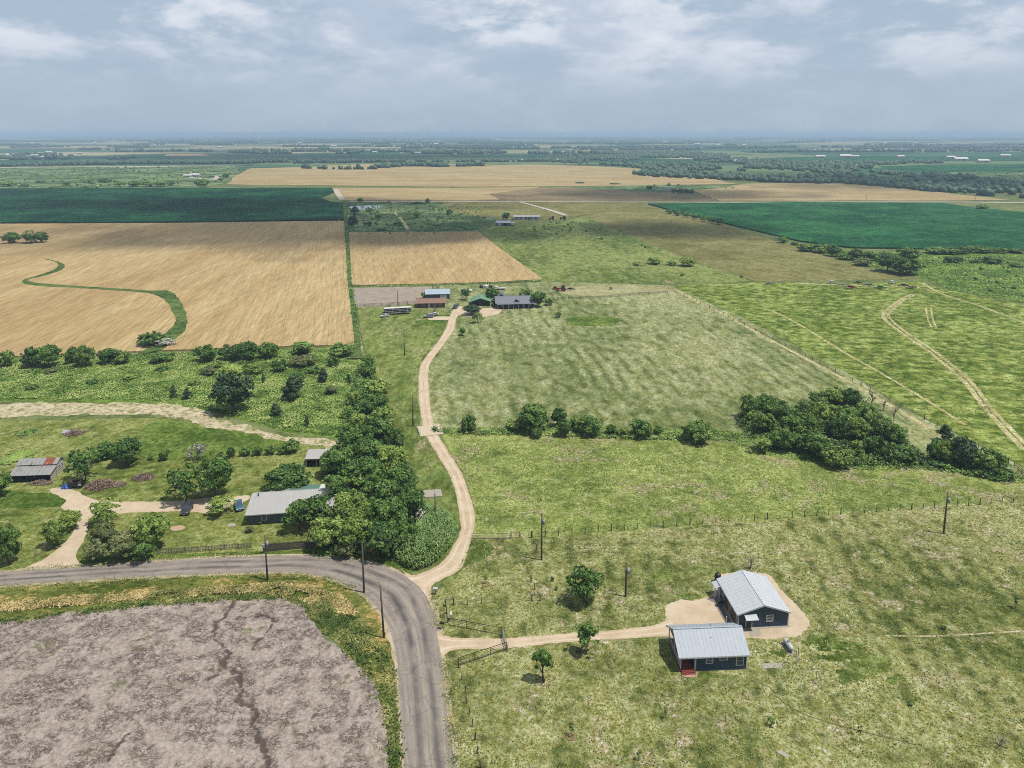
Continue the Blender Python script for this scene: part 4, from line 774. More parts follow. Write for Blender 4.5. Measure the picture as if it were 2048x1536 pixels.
# ---- standing weeds, canes and dry grass
def weeds(name, label, pts, hmax, leaf, mat, seed, per=6, tilt=.55, clump=6.0, aspect=1.0, lift=0.0):
    r = np.random.default_rng(seed); p = np.repeat(pts, per, 0); n = len(p)
    p = p + r.normal(size=(n, 2)) * leaf * 1.2
    if name == 'dry_verge_grass': p = p[fbm(p[:, 0] / 5, p[:, 1] / 2.2, 4) + .10 * r.random(n) > .44]; n = len(p)
    hm = np.clip((fbm(p[:, 0] / clump, p[:, 1] / clump + seed, 4) - .28) * 2.2, .08, 1) * hmax
    z = lift + hm * r.random(n) ** .6
    nn = np.column_stack([r.normal(size=(n, 2)) * tilt, .5 + r.random(n)]); nn /= np.linalg.norm(nn, axis=1)[:, None]
    var = np.clip(fbm(p[:, 0] / (clump * .7) + 31, p[:, 1] / (clump * .7), 4) * 1.5 - .30 + .45 * (r.random(n) - .5), 0, 1)
    V, Q = quads(np.column_stack([p, z + .03]), nn, leaf * (.6 + .8 * r.random(n)), r, aspect)
    o = link(bpy.data.objects.new(name, np_mesh(name, V, Q, mat, [('var', 'FACE', var)]))); tag(o, label, 'vegetation', kind='stuff'); return o
weeds('weed_cover', 'knee-high green weeds covering the meadow left of the tree belt', scatter([(-60, 725), (0, 722), (350, 708), (600, 699), (715, 698), (730, 740), (700, 830), (690, 878), (560, 858), (420, 816), (300, 800), (0, 798), (-60, 800)], 34000, 31, False), 1.0, .31, L_WEED, 31, 3)
weeds('creek_weeds', 'green weeds along the creek banks through the pasture', np.concatenate([scatter([(885, 858), (1000, 856), (1100, 850), (1250, 858), (1480, 866), (1560, 895), (1480, 882), (1300, 880), (1150, 874), (1000, 870), (890, 869)], 2600, 32), scatter([(1480, 880), (1700, 925), (1850, 925), (2048, 950), (2048, 965), (1850, 940), (1700, 938), (1520, 905)], 1200, 33)]), .8, .36, L_WEED, 33, 4)
weeds('margin_weeds', 'weedy strip of hedge between the two wheat fields', np.concatenate([line_pts([(690, 445), (695, 500), (699, 560), (708, 640), (714, 700)], 1800, .8, 34), line_pts([(700, 573), (870, 571), (985, 567), (1085, 562)], 500, .8, 35)]), 1.3, .5, L_OAK, 34, 3)
weeds('brown_weeds', 'rank weeds on the rough land below the right corn', scatter([(1835, 552), (1690, 520), (1850, 515), (2048, 512), (2120, 515), (2120, 620), (2048, 606), (1900, 580)], 5000, 36), 1.0, .6, L_WEED, 36, 3, clump=14)
weeds('dry_verge_grass', 'golden dry grass standing between the road and ploughed field', np.concatenate([scatter([(-60, 1214), (120, 1200), (200, 1192), (440, 1177), (560, 1170), (670, 1190), (712, 1225), (690, 1230), (640, 1212), (520, 1186), (390, 1193), (260, 1200), (80, 1216), (-60, 1228)], 11000, 37)]), .42, .2, L_DRY, 37, 3, tilt=1.3, clump=5, aspect=2.2)
weeds('green_verge_grass', 'rough green grass edging the ploughed field', np.concatenate([line_pts([(-60, 1250), (80, 1237), (260, 1214), (390, 1203), (520, 1196), (600, 1206), (640, 1240), (660, 1262)], 3000, .4, 38), line_pts([(690, 1290), (750, 1362), (775, 1440), (785, 1536)], 350, .8, 45), scatter([(612, 1222), (650, 1215), (715, 1235), (745, 1280), (735, 1330), (690, 1290), (640, 1260)], 2600, 39), scatter([(755, 1290), (785, 1330), (792, 1400), (800, 1536), (782, 1536), (775, 1430)], 900, 40)]), .45, .22, L_VERGE, 38, 3, tilt=1.1, clump=3, aspect=1.8)
weeds('roadside_grass_tufts', 'tufted grass along the right road edge and drives', np.concatenate([line_pts([(890, 1325), (900, 1400), (908, 1460), (916, 1536)], 1500, .7, 41), line_pts([(868, 1180), (872, 1230), (878, 1255)], 500, .6, 42), line_pts([(0, 1141), (170, 1131), (290, 1121), (500, 1108)], 1300, .5, 43), line_pts([(0, 1176), (250, 1160), (440, 1152), (560, 1148), (640, 1156), (700, 1176), (740, 1210)], 2600, .5, 44)]), .22, .13, L_VERGE, 41, 2, tilt=1.0, clump=2)
weeds('copse_undergrowth', 'tangled green undergrowth filling the round copse', np.concatenate([scatter([(1480, 835), (1530, 800), (1600, 815), (1660, 790), (1730, 810), (1800, 870), (1850, 925), (1790, 930), (1700, 930), (1600, 905), (1520, 895), (1490, 860)], 5200, 71), scatter([(1860, 930), (1880, 890), (1930, 900), (2020, 945), (2010, 965), (1900, 940)], 1500, 72)]), 2.3, .45, L_OAK, 71, 5, clump=5)
weeds('belt_undergrowth', 'shrubby undergrowth beneath the dense tree belt', scatter([(722, 735), (752, 760), (780, 850), (800, 900), (830, 980), (850, 1050), (800, 1100), (700, 1112), (630, 1100), (670, 1010), (650, 940), (690, 870), (700, 800)], 6500, 73), 2.6, .45, L_OAK, 73, 5, clump=5)
def off_drives(p):
    k = np.ones(len(p), bool)
    for px in ([(870, 1255), (1015, 1272), (1220, 1257), (1330, 1238), (1327, 1210), (1362, 1198), (1412, 1193), (1436, 1146), (1535, 1144), (1620, 1240), (1612, 1268), (1580, 1279), (1496, 1281), (1500, 1350), (1360, 1350), (1340, 1276), (1216, 1284), (1020, 1301), (884, 1322)],):
        k &= ~inside(p[:, 0], p[:, 1], outline(px, False, 2, 0))
    return p[k]
L_TUFT = leaf_mat('lawn_tufts', c4(.07, .11, .025), c4(.17, .20, .065), c4(.32, .31, .15), .2)
weeds('yard_grass_tufts', 'short tufted grass over the cottage yard', off_drives(scatter([(950, 1075), (1100, 1080), (2060, 1000), (2100, 1550), (930, 1550), (895, 1330), (880, 1200)], 26000, 74, False)), .16, .17, L_TUFT, 74, 2, tilt=.9, clump=4)
weeds('paddock_grass_tufts', 'short tufted grass over the paddock below the creek', scatter([(900, 880), (1150, 878), (1450, 905), (1700, 945), (2060, 985), (2060, 1000), (1500, 1042), (1070, 1072), (960, 1070), (945, 980)], 22000, 75, False), .2, .2, L_WEED, 75, 1, tilt=.8, clump=6)
weeds('hay_grass_tufts', 'uneven tufted grass standing in the bright hay meadow', scatter([(1360, 580), (1700, 575), (1900, 590), (2060, 620), (2060, 925), (1850, 830), (1715, 752)], 9000, 76, False), .16, .35, L_WEED, 76, 1, tilt=.7, clump=9)
def cane(label):
    r = np.random.default_rng(51)
    px = [(760, 1105), (790, 1120), (820, 1140), (850, 1138), (880, 1118), (905, 1090), (912, 1062), (895, 1035), (870, 1030), (850, 1020), (835, 1060), (800, 1085)]
    t = thing('cane_thicket', label, 'reeds', P(838, 1090))
    org = np.array(P(838, 1090)); pts = scatter(px, 1500, 52)
    edge = outline(px, True, 1.0, 0); V = []; Q = []; var = []; b = 0
    for x, y in pts:
        d = np.min(np.hypot(edge[:, 0] - x, edge[:, 1] - y)); H = min(3.2, 1.1 + d * .9) * (.75 + .4 * r.random())
        lean = r.normal(size=2) * .25; vv = .25 + .5 * r.random()
        for k in range(9):
            z = H * (.25 + .75 * k / 8); a = r.random() * 6.283; L = .75 * (.6 + .6 * r.random()); w = .09
            c = np.array([x + lean[0] * z / H, y + lean[1] * z / H, z]) - org
            dx = np.array([math.cos(a), math.sin(a), 0]); px_ = np.array([-dx[1], dx[0], 0]) * w
            m_ = c + dx * L * .35 + np.array([0, 0, .42]); e = c + dx * L * .85 + np.array([0, 0, .40])
            V += [c - px_ * .5, c + px_ * .5, m_ + px_, m_ - px_, e]; Q += [(b, b + 1, b + 2, b + 3), (b + 3, b + 2, b + 4, b + 4)]
            var += [np.clip(vv + .3 * (r.random() - .5), 0, 1)] * 2; b += 5
    V = np.array(V); tri = []
    tv = []
    for q_, v_ in zip(Q, var):
        if q_[2] == q_[3]: tri.append(q_[:3]); tv.append(v_)
        else: tri += [(q_[0], q_[1], q_[2]), (q_[0], q_[2], q_[3])]; tv += [v_, v_]
    me = np_mesh('cane_leaves', V, np.array(tri), L_REED, [('var', 'FACE', np.array(tv))])
    o = link(bpy.data.objects.new('cane_leaves', me), t); o['kind'] = 'stuff'
cane('thicket of tall grey-green cane at the foot of the long drive')
# ================================================================== BUILDINGS
def seam_mat(name, col, rough=.45, rust=None, metal=.35):
    m, nt = newmat(name); p = node(nt, 'ShaderNodeTexCoord', {}, 'Object')
    f = noise(nt, rot2(nt, p, 0, 2.2, .25), 1.6, 5, .65); g = mrange(nt, f, .25, .75, .86, 1.12, False)
    c = mix(nt, 1.0, col, node(nt, 'ShaderNodeCombineXYZ', {0: g, 1: g, 2: g}), 'MULTIPLY')
    if rust:
        k = mrange(nt, noise(nt, rot2(nt, p, 0, 1.1, .2), 1.0, 6, .7), rust[1], rust[2]); c = mix(nt, k, c, rust[0])
    finish(nt, c, rough, None, metal=metal, spec=.4)
    return m
ROOFM = seam_mat('galvalume_roof', C(206, 212, 218), .55, metal=.0)
ROOFB = seam_mat('blue_grey_roof', C(178, 187, 197), .6, metal=.0)
TIN = seam_mat('old_tin_roof', C(184, 184, 182), .55, (C(150, 92, 60), .57, .66))
RUST = seam_mat('rusty_tin', C(160, 88, 58), .8, (C(184, 176, 166), .60, .68), .1)
GREYROOF = seam_mat('grey_metal_roof', C(194, 192, 188), .6, metal=.15)
GREENP = seam_mat('green_roof_panel', C(96, 138, 118), .6, metal=.1)
BROWNR = seam_mat('brown_roof', C(150, 116, 98), .8, metal=0)
DKGREY = seam_mat('charcoal_roof', C(124, 130, 140), .6, metal=.15)
WHITEP = plain('white_paint', C(224, 224, 220), .6, .05, 4, spec=.4)
CREAM = plain('weathered_cream_paint', C(198, 190, 172), .8, .15, 3, dirt=(C(130, 118, 100), 1.2, .58, .72))
BLUEW = plain('blue_siding_paint', C(58, 82, 106), .6, .08, 2)
GREYW = plain('grey_siding_paint', C(96, 102, 110), .7, .08, 2)
BRICK = plain('brick_wall', C(128, 80, 66), .9, .2, 8)
DARKIN = plain('dark_opening', C(40, 38, 40), .9, .1, 3)
BROWND = plain('brown_garage_door', C(104, 82, 70), .7, .06, 2)
REDP = plain('red_deck_paint', C(140, 58, 48), .7, .12, 4)
BLACKM = plain('black_metal', C(34, 34, 36), .5, .1, 4)
WOODP = plain('weathered_post_wood', C(98, 84, 72, .6), .95, .3, 5)
WOODG = plain('silvered_fence_wood', C(140, 132, 124), .95, .25, 4)
WOODD = plain('dark_fence_wood', C(92, 84, 78), .95, .25, 4)
TAN = plain('tan_wood', C(176, 138, 104), .9, .2, 4)
GLASS, nt = newmat('window_glass'); node(nt, 'ShaderNodeOutputMaterial', {0: node(nt, 'ShaderNodeBsdfPrincipled', {'Base Color': (.03, .04, .05, 1), 'Roughness': .08, 'Specular IOR Level': .6})})

def ribs(b, quad, n, w=.05, h=.022):            # standing seams running from quad[0]-quad[1] (eave) to quad[3]-quad[2] (ridge)
    a, c, d, e = [Vector(p) for p in quad]; nn = (c - a).cross(e - a).normalized() * h * .5
    for i in range(n + 1):
        t = i / n; b.bar(a.lerp(c, t) + nn, e.lerp(d, t) + nn, w, h)
def walls_mesh(x0, x1, y0, y1, h, ridge=None, axis='x', name='wall', mat=None, parent=None):
    b = MB(); b.add([(x0, y0, 0), (x1, y0, 0), (x1, y1, 0), (x0, y1, 0), (x0, y0, h), (x1, y0, h), (x1, y1, h), (x0, y1, h)], [(0, 1, 5, 4), (1, 2, 6, 5), (2, 3, 7, 6), (3, 0, 4, 7), (4, 5, 6, 7)])
    if ridge:
        if axis == 'x':
            ym = (y0 + y1) / 2; b.poly([(x0, y1, h), (x0, y0, h), (x0, ym, ridge)]); b.poly([(x1, y0, h), (x1, y1, h), (x1, ym, ridge)])
        else:
            xm = (x0 + x1) / 2; b.poly([(x0, y0, h), (x1, y0, h), (xm, y0, ridge)]); b.poly([(x1, y1, h), (x0, y1, h), (xm, y1, ridge)])
    return b.build(name, mat, parent)
def battens(x0, x1, y, h, n, mat, parent, top=None):
    b = MB()
    for i in range(n + 1):
        x = x0 + (x1 - x0) * i / n; t = h if top is None else top(x)
        b.box(x - .03, x + .03, y - .03, y + .005, .0, t)
    return b.build('batten', mat, parent)
def window(parent, p, w, h, nrm='-y', bars=1, fm=None):
    # p: centre on the wall face; nrm: outward direction
    fm = fm or WHITEP
    f = MB(); t = .14; d = .07
    f.box(-w / 2 - t, w / 2 + t, -d, 0, h / 2, h / 2 + t); f.box(-w / 2 - t, w / 2 + t, -d, 0, -h / 2 - t, -h / 2)
    f.box(-w / 2 - t, -w / 2, -d, 0, -h / 2, h / 2); f.box(w / 2, w / 2 + t, -d, 0, -h / 2, h / 2)
    if bars: f.box(-w / 2, w / 2, -d * .8, 0, -.035, .035)
    o = f.build('window', fm, parent); o.location = p; o.rotation_euler.z = {'-y': 0, '-x': -math.pi / 2, '+x': math.pi / 2, '+y': math.pi}[nrm]
    for k in (range(2) if bars else range(1)):
        g = MB(); z0, z1 = ((-h / 2, -.035), (.035, h / 2))[k] if bars else (-h / 2, h / 2)
        g.box(-w / 2, w / 2, -.025, -.005, z0, z1); g.build('pane', GLASS, o)
    return o
def gable_roof(parent, x0, x1, y0, y1, h, ridge, over, mat, axis='x', n=14, th=.08, trim=None):
    s = MB(); r = MB()
    if axis == 'x':
        ym = (y0 + y1) / 2; sl = (ridge - h) / (ym - y0); a = h - sl * over + th; rg = ridge + th
        q1 = [(x0 - over, y0 - over, a), (x1 + over, y0 - over, a), (x1 + over, ym, rg), (x0 - over, ym, rg)]
        q2 = [(x1 + over, y1 + over, a), (x0 - over, y1 + over, a), (x0 - over, ym, rg), (x1 + over, ym, rg)]
        cap = ((x0 - over, ym, rg + .02), (x1 + over, ym, rg + .02))
    else:
        xm = (x0 + x1) / 2; sl = (ridge - h) / (xm - x0); a = h - sl * over + th; rg = ridge + th
        q1 = [(x0 - over, y1 + over, a), (x0 - over, y0 - over, a), (xm, y0 - over, rg), (xm, y1 + over, rg)]
        q2 = [(x1 + over, y0 - over, a), (x1 + over, y1 + over, a), (xm, y1 + over, rg), (xm, y0 - over, rg)]
        cap = ((xm, y0 - over, rg + .02), (xm, y1 + over, rg + .02))
    out = []
    for q in (q1, q2):
        b = MB(); b.slab(q, th); ribs(b, q, n); out.append(b.build('roof', mat, parent))
    c = MB(); c.bar(*cap, .3, .05); c.build('ridge_cap', mat, out[0])
    if trim:
        t = MB()
        for q in (q1, q2):
            for i, j in ((0, 3), (1, 2), (0, 1)):
                A, B = Vector(q[i]), Vector(q[j]); o_ = Vector((0, 0, -.14)); t.bar(A + o_, B + o_, .04, .2)
        t.build('fascia', trim, parent)
    return out
def place(name, label, cat, px, ang, z=0.03):
    return thing(name, label, cat, P(*px, 0) + Vector((0, 0, z)), R(ang))

# ---- blue cottage with the red porch
t = thing('cottage', 'dark blue cottage with grey metal roof and red porch steps', 'house', (27.17, 102.14, .05), R(3.2))
L, D, h, rg = 10.9, 7.0, 2.95, 5.0; pw = 2.5
walls_mesh(pw, L, 0, D, h, rg, 'x', 'wall', BLUEW, t)
battens(pw + .1, L - .1, 0, h, 14, BLUEW, t)
MB().box(pw - .05, L + .05, -.05, D + .05, -.05, .28).build('foundation', GREYW, t)
for x in (pw, L): MB().box(x - .08, x + .08, -.06, .03, .25, h).build('corner_board', WHITEP, t)
window(t, (4.75, -.04, 1.9), .95, .85, bars=1); window(t, (7.05, -.04, 2.2), 1.1, .48, bars=0); window(t, (9.75, -.04, 1.6), 1.0, 1.4)
gable_roof(t, 0, L, 0, D, h, rg, 0.38, ROOFB, 'x', 18, trim=WHITEP)
g = MB(); g.poly([(0.0, D, h), (0.0, 0, h), (0.0, D / 2, rg)]); g.poly([(0.02, 0, h), (0.02, D, h), (0.02, D / 2, rg)]); g.build('porch_gable', BLUEW, t)
dk = MB().box(0, pw - .06, .05, D - .05, .1, .42).build('porch_deck', REDP, t)
for i in range(9): MB().box(.02 + i * .27, .25 + i * .27, .06, D - .06, .42, .445).build('plank', REDP, dk)
for x, y in ((.1, .1), (pw - .1, .1), (.1, D / 2), (.1, D - .1)): MB().box(x - .07, x + .07, y - .07, y + .07, .42, h - .02).build('porch_post', WHITEP, t)
MB().box(0, pw, .02, .14, h - .22, h - .03).build('porch_beam', WHITEP, t); MB().box(.03, .17, .2, D - .2, h - .22, h - .03).build('porch_beam', WHITEP, t)
r_ = MB(); r_.box(.07, .13, .2, D - .2, 1.28, 1.36); r_.box(.07, .13, .2, D - .2, .55, .61); r_ = r_.build('railing', WHITEP, t)
for i in range(30): MB().box(.08, .12, .3 + i * .215, .34 + i * .215, .61, 1.28).build('baluster', WHITEP, r_)
for i, (z, y) in enumerate(((.30, -.26), (.17, -.50), (.06, -.74))): MB().box(.2, pw - .1, y, y + .27, 0, z + .06).build('step', REDP, t)
MB().box(.15, pw, -1.2, -.74, -.05, .03).build('landing', plain('pink_concrete', C(206, 158, 140), .9, .1, 3), t)
d_ = MB().box(pw - .06, pw - .012, 2.6, 3.6, .45, 2.5).build('door', BROWND, t); MB().box(pw - .11, pw - .07, 2.72, 2.8, 1.4, 1.48).build('handle', BLACKM, d_)
b = MB(); b.tube([(6.2, 4.2, rg - .5), (6.2, 4.2, rg + .35)], .07, 8); b.build('vent_pipe', WHITEP, t)
b = MB(); b.tube([(5.6, 2.1, 4.1), (5.6, 2.1, 4.45)], .09, 8); b.build('vent_pipe', WHITEP, t)
# ---- blue shop building
t = thing('shop_building', 'blue metal shop building with pale gable roof and brown garage doors', 'building', (39.70, 112.40, .06), R(4.2))
L, D, h, rg = 9.1, 9.7, 2.8, 4.35
walls_mesh(0, L, 0, D, h, rg, 'y', 'wall', BLUEW, t)
battens(.1, L - .1, 0, h, 8, BLUEW, t, lambda x: h + (rg - h) * (1 - abs(x - L / 2) / (L / 2)) - .05)
gable_roof(t, 0, L, 0, D, h, rg, 0.3, ROOFM, 'y', 12, trim=WHITEP)
for x in (0.02, L - .02): MB().box(x - .1, x + .1, -.06, .04, 0, h).build('corner_board', WHITEP, t)
window(t, (5.7, -.04, 1.7), 1.0, 1.05)
MB().box(1.5, 2.45, -.05, -.005, 0, 2.1).build('door', BROWND, t); MB().box(1.35, 1.5, -.07, 0, 0, 2.2).build('door_trim', WHITEP, t); MB().box(2.45, 2.6, -.07, 0, 0, 2.2).build('door_trim', WHITEP, t)
a = MB(); q = [(1.0, -1.25, 2.3), (3.2, -1.25, 2.3), (3.2, 0, 2.7), (1.0, 0, 2.7)]; a.slab(q, .06); ribs(a, q, 6, .04, .03); a = a.build('awning', ROOFM, t)
for x in (1.15, 3.05): b = MB(); b.bar((x, -.02, 1.7), (x, -1.15, 2.26), .06); b.build('bracket', WHITEP, a)
for y0, y1 in ((.7, 3.3), (4.1, 6.7)):
    g = MB().box(-.06, -.005, y0, y1, 0, 2.4).build('garage_door', BROWND, t)
    for k in range(4): MB().box(-.075, -.06, y0 + .05, y1 - .05, .06 + k * .59, .60 + k * .59).build('panel', BROWND, g)
    f = MB(); f.box(-.1, 0, y0 - .16, y0, 0, 2.5); f.box(-.1, 0, y1, y1 + .16, 0, 2.5); f.box(-.1, 0, y0, y1, 2.4, 2.55); f.build('door_trim', WHITEP, t)
window(t, (-.01, 7.6, 1.7), .8, 1.0, '-x'); MB().box(-.05, -.005, 8.5, 9.4, 0, 2.1).build('door', WHITEP, t)
a = MB(); q = [(-1.3, 9.8, 2.3), (-1.3, 7.9, 2.3), (0, 7.9, 2.65), (0, 9.8, 2.65)]; a.slab(q, .06); ribs(a, q, 5, .04, .03); a.build('awning', ROOFM, t)
for y in (8.0, 9.7): MB().box(-1.25, -1.15, y - .05, y + .05, 0, 2.28).build('awning_post', WHITEP, t)
MB().box(-.5, L + .3, -.4, D + 1.6, -.04, .015).build('slab', M_CONC, t)
b = MB(); b.tube([(-1.6, 1.2, 0), (-1.6, 1.2, 1.5)], .09, 8); b.build('bollard', WHITEP, t)
# ---- grey house in the trees
t = thing('long_house', 'long grey house with pale metal roof half under trees', 'house', (-58.55, 145.94, .04), R(7.5))
L, D, h = 20.6, 8.2, 2.5
walls_mesh(0, L, 0, D, h, None, 'x', 'wall', GREYW, t); battens(0, L, 0, h - .1, 16, GREYW, t)
q = [(-.6, -.6, 2.65), (L + .3, -.6, 2.65), (L + .3, D * .86, 3.75), (-.6, D * .86, 3.75)]; b = MB(); b.slab(q, .1); ribs(b, q, 20, .04, .02); b.build('roof', GREYROOF, t)
q = [(L + .3, D + .5, 3.1), (-.6, D + .5, 3.1), (-.6, D * .86 + .01, 3.74), (L + .3, D * .86 + .01, 3.74)]; b = MB(); b.slab(q, .1); b.build('roof', GREYROOF, t)
MB().box(-.6, L + .3, -.66, -.6, 2.45, 2.68).build('fascia', WHITEP, t); MB().box(-.66, -.6, -.6, D * .8, 2.45, 2.66).build('fascia', WHITEP, t)
window(t, (3.3, -.01, 1.6), 1.0, 1.3); window(t, (9.0, -.01, 1.6), 1.0, 1.3)
b = MB(); b.tube([(1.0, 5.9, 3.4), (1.0, 5.9, 4.05)], .12, 8); b.tube([(1.0, 5.9, 4.05), (1.0, 5.9, 4.2)], .2, 8); b.build('vent_pipe', BLACKM, t)
MB().box(3.0, 18.5, D + .02, D + 3.4, 0, 2.35).build('lean_to', GREYW, t)
for x0, x1, mt in ((2.8, 7.4, TIN), (7.4, 14.2, GREENP), (14.2, 16.4, WHITEP), (16.4, 18.7, TIN)):
    q = [(x1, D + 3.8, 2.5), (x0, D + 3.8, 2.5), (x0, D + .52, 3.0), (x1, D + .52, 3.0)]; b = MB(); b.slab(q, .05); ribs(b, q, 6, .04, .02); b.build('roof_panel', mt, t)
# ---- tin shed
t = thing('tin_shed', 'old cream shed with patched rusty tin roof at the left edge', 'shed', (-124.73, 165.11, .03), R(4.6))
L = 9.3
b = MB(); b.add([(0, 3.0, 0), (L, 3.0, 0), (L, 6.6, 0), (0, 6.6, 0), (0, 3.0, 3.0), (L, 3.0, 3.0), (L, 6.6, 3.0), (0, 6.6, 3.0)], [(0, 1, 5, 4), (1, 2, 6, 5), (2, 3, 7, 6), (3, 0, 4, 7)]); b.poly([(L, 3, 3), (L, 6.6, 3), (L, 4.9, 4.0)]); b.poly([(0, 6.6, 3), (0, 3, 3), (0, 4.9, 4.0)]); b.build('wall', CREAM, t)
b = MB(); b.poly([(L - .05, .15, 0), (L - .05, 3, 0), (L - .05, 3, 2.9), (L - .05, .15, 2.0)]); b.poly([(.05, 3, 0), (.05, .15, 0), (.05, .15, 2.0), (.05, 3, 2.9)]); b.poly([(0, 2.9, 0), (L, 2.9, 0), (L, 2.9, 2.9), (0, 2.9, 2.9)]); b.build('lean_to_wall', CREAM, t)
for i in range(6): MB().box(i * (L - .15) / 5, i * (L - .15) / 5 + .15, .1, .25, 0, 2.0).build('post', WOODP, t)
MB().box(.1, L - .1, .3, .34, .05, 1.1).build('skirting', DARKIN, t)
for i in range(9):
    x0 = -.3 + i * (L + .6) / 9; x1 = x0 + (L + .6) / 9
    q = [(x0, -.35, 1.95), (x1, -.35, 1.95), (x1, 3.1, 3.0), (x0, 3.1, 3.0)]; b = MB(); b.slab(q, .03); ribs(b, q, 2, .05, .03); b.build('roof_sheet', TIN, t)
    q = [(x0, 2.85, 3.2 ), (x1, 2.85, 3.2), (x1, 4.9, 4.12), (x0, 4.9, 4.12)]; b = MB(); b.slab(q, .03); ribs(b, q, 2, .05, .03); b.build('roof_sheet', RUST if i in (6, 7) else TIN, t)
    q = [(x1, 6.95, 3.0), (x0, 6.95, 3.0), (x0, 4.9, 4.12), (x1, 4.9, 4.12)]; b = MB(); b.slab(q, .03); ribs(b, q, 2, .05, .03); b.build('roof_sheet', TIN, t)
window(t, (L + .01, 4.3, 1.8), .7, .9, '+x'); window(t, (L + .01, 5.6, 1.8), .7, .9, '+x')
# ---- little open shed behind the belt
t = thing('open_shed', 'small flat roofed open shed at the edge of the tree belt', 'shed', (-53.74, 173.45, .03), R(3))
MB().box(.1, 5.4, 4.3, 4.4, 0, 2.4).build('back_wall', GREYW, t); MB().box(.1, .2, .3, 4.3, 0, 2.3).build('side_wall', GREYW, t); MB().box(5.3, 5.4, .3, 4.3, 0, 2.3).build('side_wall', GREYW, t)
q = [(-.2, -.2, 2.35), (5.7, -.2, 2.35), (5.7, 4.8, 2.75), (-.2, 4.8, 2.75)]; b = MB(); b.slab(q, .06); ribs(b, q, 9, .04, .02); b.build('roof', GREYROOF, t)
MB().box(0, 5.5, .05, .12, 1.85, 2.3).build('header_board', TAN, t)
for x in (.15, 2.7, 5.35): MB().box(x - .07, x + .07, .12, .26, 0, 2.3).build('post', WHITEP, t)
# ---- upper homestead
t = thing('brick_house', 'low brick house with long brown roof by the arena', 'house', (-47.32, 344.64, .04), R(4))
walls_mesh(0, 13.8, 0, 7.5, 2.5, 3.9, 'x', 'wall', BRICK, t); gable_roof(t, 0, 13.8, 0, 7.5, 2.5, 3.9, .6, BROWNR, 'x', 16)
for x in (3.0, 8.5, 11.5): window(t, (x, -.01, 1.5), 1.1, 1.1)
MB().box(5.6, 6.6, -.05, 0, 0, 2.1).build('door', WHITEP, t)
t = thing('metal_shed', 'pale blue metal roofed shed behind the brick house', 'shed', (-45.12, 362.28, .04), R(6))
walls_mesh(0, 12.5, 0, 9, 2.9, 4.6, 'x', 'wall', GREYW, t); gable_roof(t, 0, 12.5, 0, 9, 2.9, 4.6, .3, seam_mat('pale_blue_roof', C(186, 204, 216), .5, metal=.2), 'x', 12)
MB().box(7.5, 11, -.06, 0, 0, 2.5).build('garage_door', WHITEP, t)
t = thing('green_roof_house', 'small house with green metal roof near the drive end', 'house', (-20.55, 348.38, .04), R(2))
walls_mesh(0, 9.5, 0, 8, 2.4, 4.0, 'y', 'wall', plain('dark_green_wall', C(66, 72, 66), .8, .1, 2), t); gable_roof(t, 0, 9.5, 0, 8, 2.4, 4.0, .6, seam_mat('green_roof', C(120, 168, 132), .6, metal=.1), 'y', 10)
MB().box(1.5, 4.0, -.06, 0, 0, 2.1).build('garage_door', DARKIN, t); MB().box(5.5, 8.0, -.06, 0, 0, 2.1).build('garage_door', DARKIN, t)
t = thing('grey_roof_house', 'long dark house with big grey roof and small dormer', 'house', (-7.62, 343.11, .04), R(6.4))
DKW = plain('charcoal_wall', C(76, 76, 84), .85, .12, 1)
walls_mesh(0, 19.0, 0, 9.5, 2.9, 5.2, 'x', 'wall', DKW, t); rr = gable_roof(t, 0, 19.0, 0, 9.5, 2.9, 5.2, .6, DKGREY, 'x', 18)
walls_mesh(0.3, 6.3, 9.4, 16, 2.9, 5.2, 'y', 'rear_wing', DKW, t); gable_roof(t, .3, 6.3, 9.6, 16, 2.9, 5.2, .5, DKGREY, 'y', 8)
b = MB(); b.poly([(8.6, .3, 3.0), (11.4, .3, 3.0), (10, .3, 4.3)]); b.build('dormer', BROWND, rr[0])
b = MB(); b.slab([(8.3, 0, 2.95), (10, 0, 4.5), (10, 3.4, 4.5), (8.3, .7, 3.1)], .08); b.slab([(10, 0, 4.5), (11.7, 0, 2.95), (11.7, .7, 3.1), (10, 3.4, 4.5)], .08); b.build('dormer_roof', DKGREY, rr[0])
for x in (3.0, 6.5, 13.5, 16.5): window(t, (x, -.01, 1.6), 1.0, 1.2)
for x in np.linspace(.5, 18.5, 8): MB().box(x - .08, x + .08, -1.6, -1.45, 0, 2.5).build('porch_post', WHITEP, t)
b = MB(); b.slab([(0, -1.8, 2.45), (19, -1.8, 2.45), (19, -.6, 2.68), (0, -.6, 2.68)], .06); b.build('porch_roof', DKGREY, t)
# ---- far white house and shed
t = thing('mobile_home', 'long white house far off beside the gravel drive', 'house', (1.80, 707.62, .3), 0)
walls_mesh(0, 26, 0, 9, 2.9, 4.3, 'x', 'wall', WHITEP, t); gable_roof(t, 0, 26, 0, 9, 2.9, 4.3, .5, GREYROOF, 'x', 10)
for x in (3, 7, 12, 17, 22): window(t, (x, -.01, 1.7), 1.6, 1.2, bars=0, fm=GREYW)
MB().box(14, 15.2, -.08, 0, 0, 2.2).build('door', BROWND, t)
t = thing('blue_shed', 'blue metal shed in front of the far white house', 'shed', (-15.04, 661.33, .3), R(-6))
walls_mesh(0, 13, 0, 10, 2.8, 4.2, 'x', 'wall', plain('blue_metal_wall', C(96, 122, 146), .6, .08, 1), t); gable_roof(t, 0, 13, 0, 10, 2.8, 4.2, .4, ROOFB, 'x', 8)
b = MB(); b.slab([(13.0, 1, 2.5), (17.5, 1, 2.5), (17.5, 9, 2.9), (13.0, 9, 2.9)], .06); b.build('carport_roof', TIN, t)
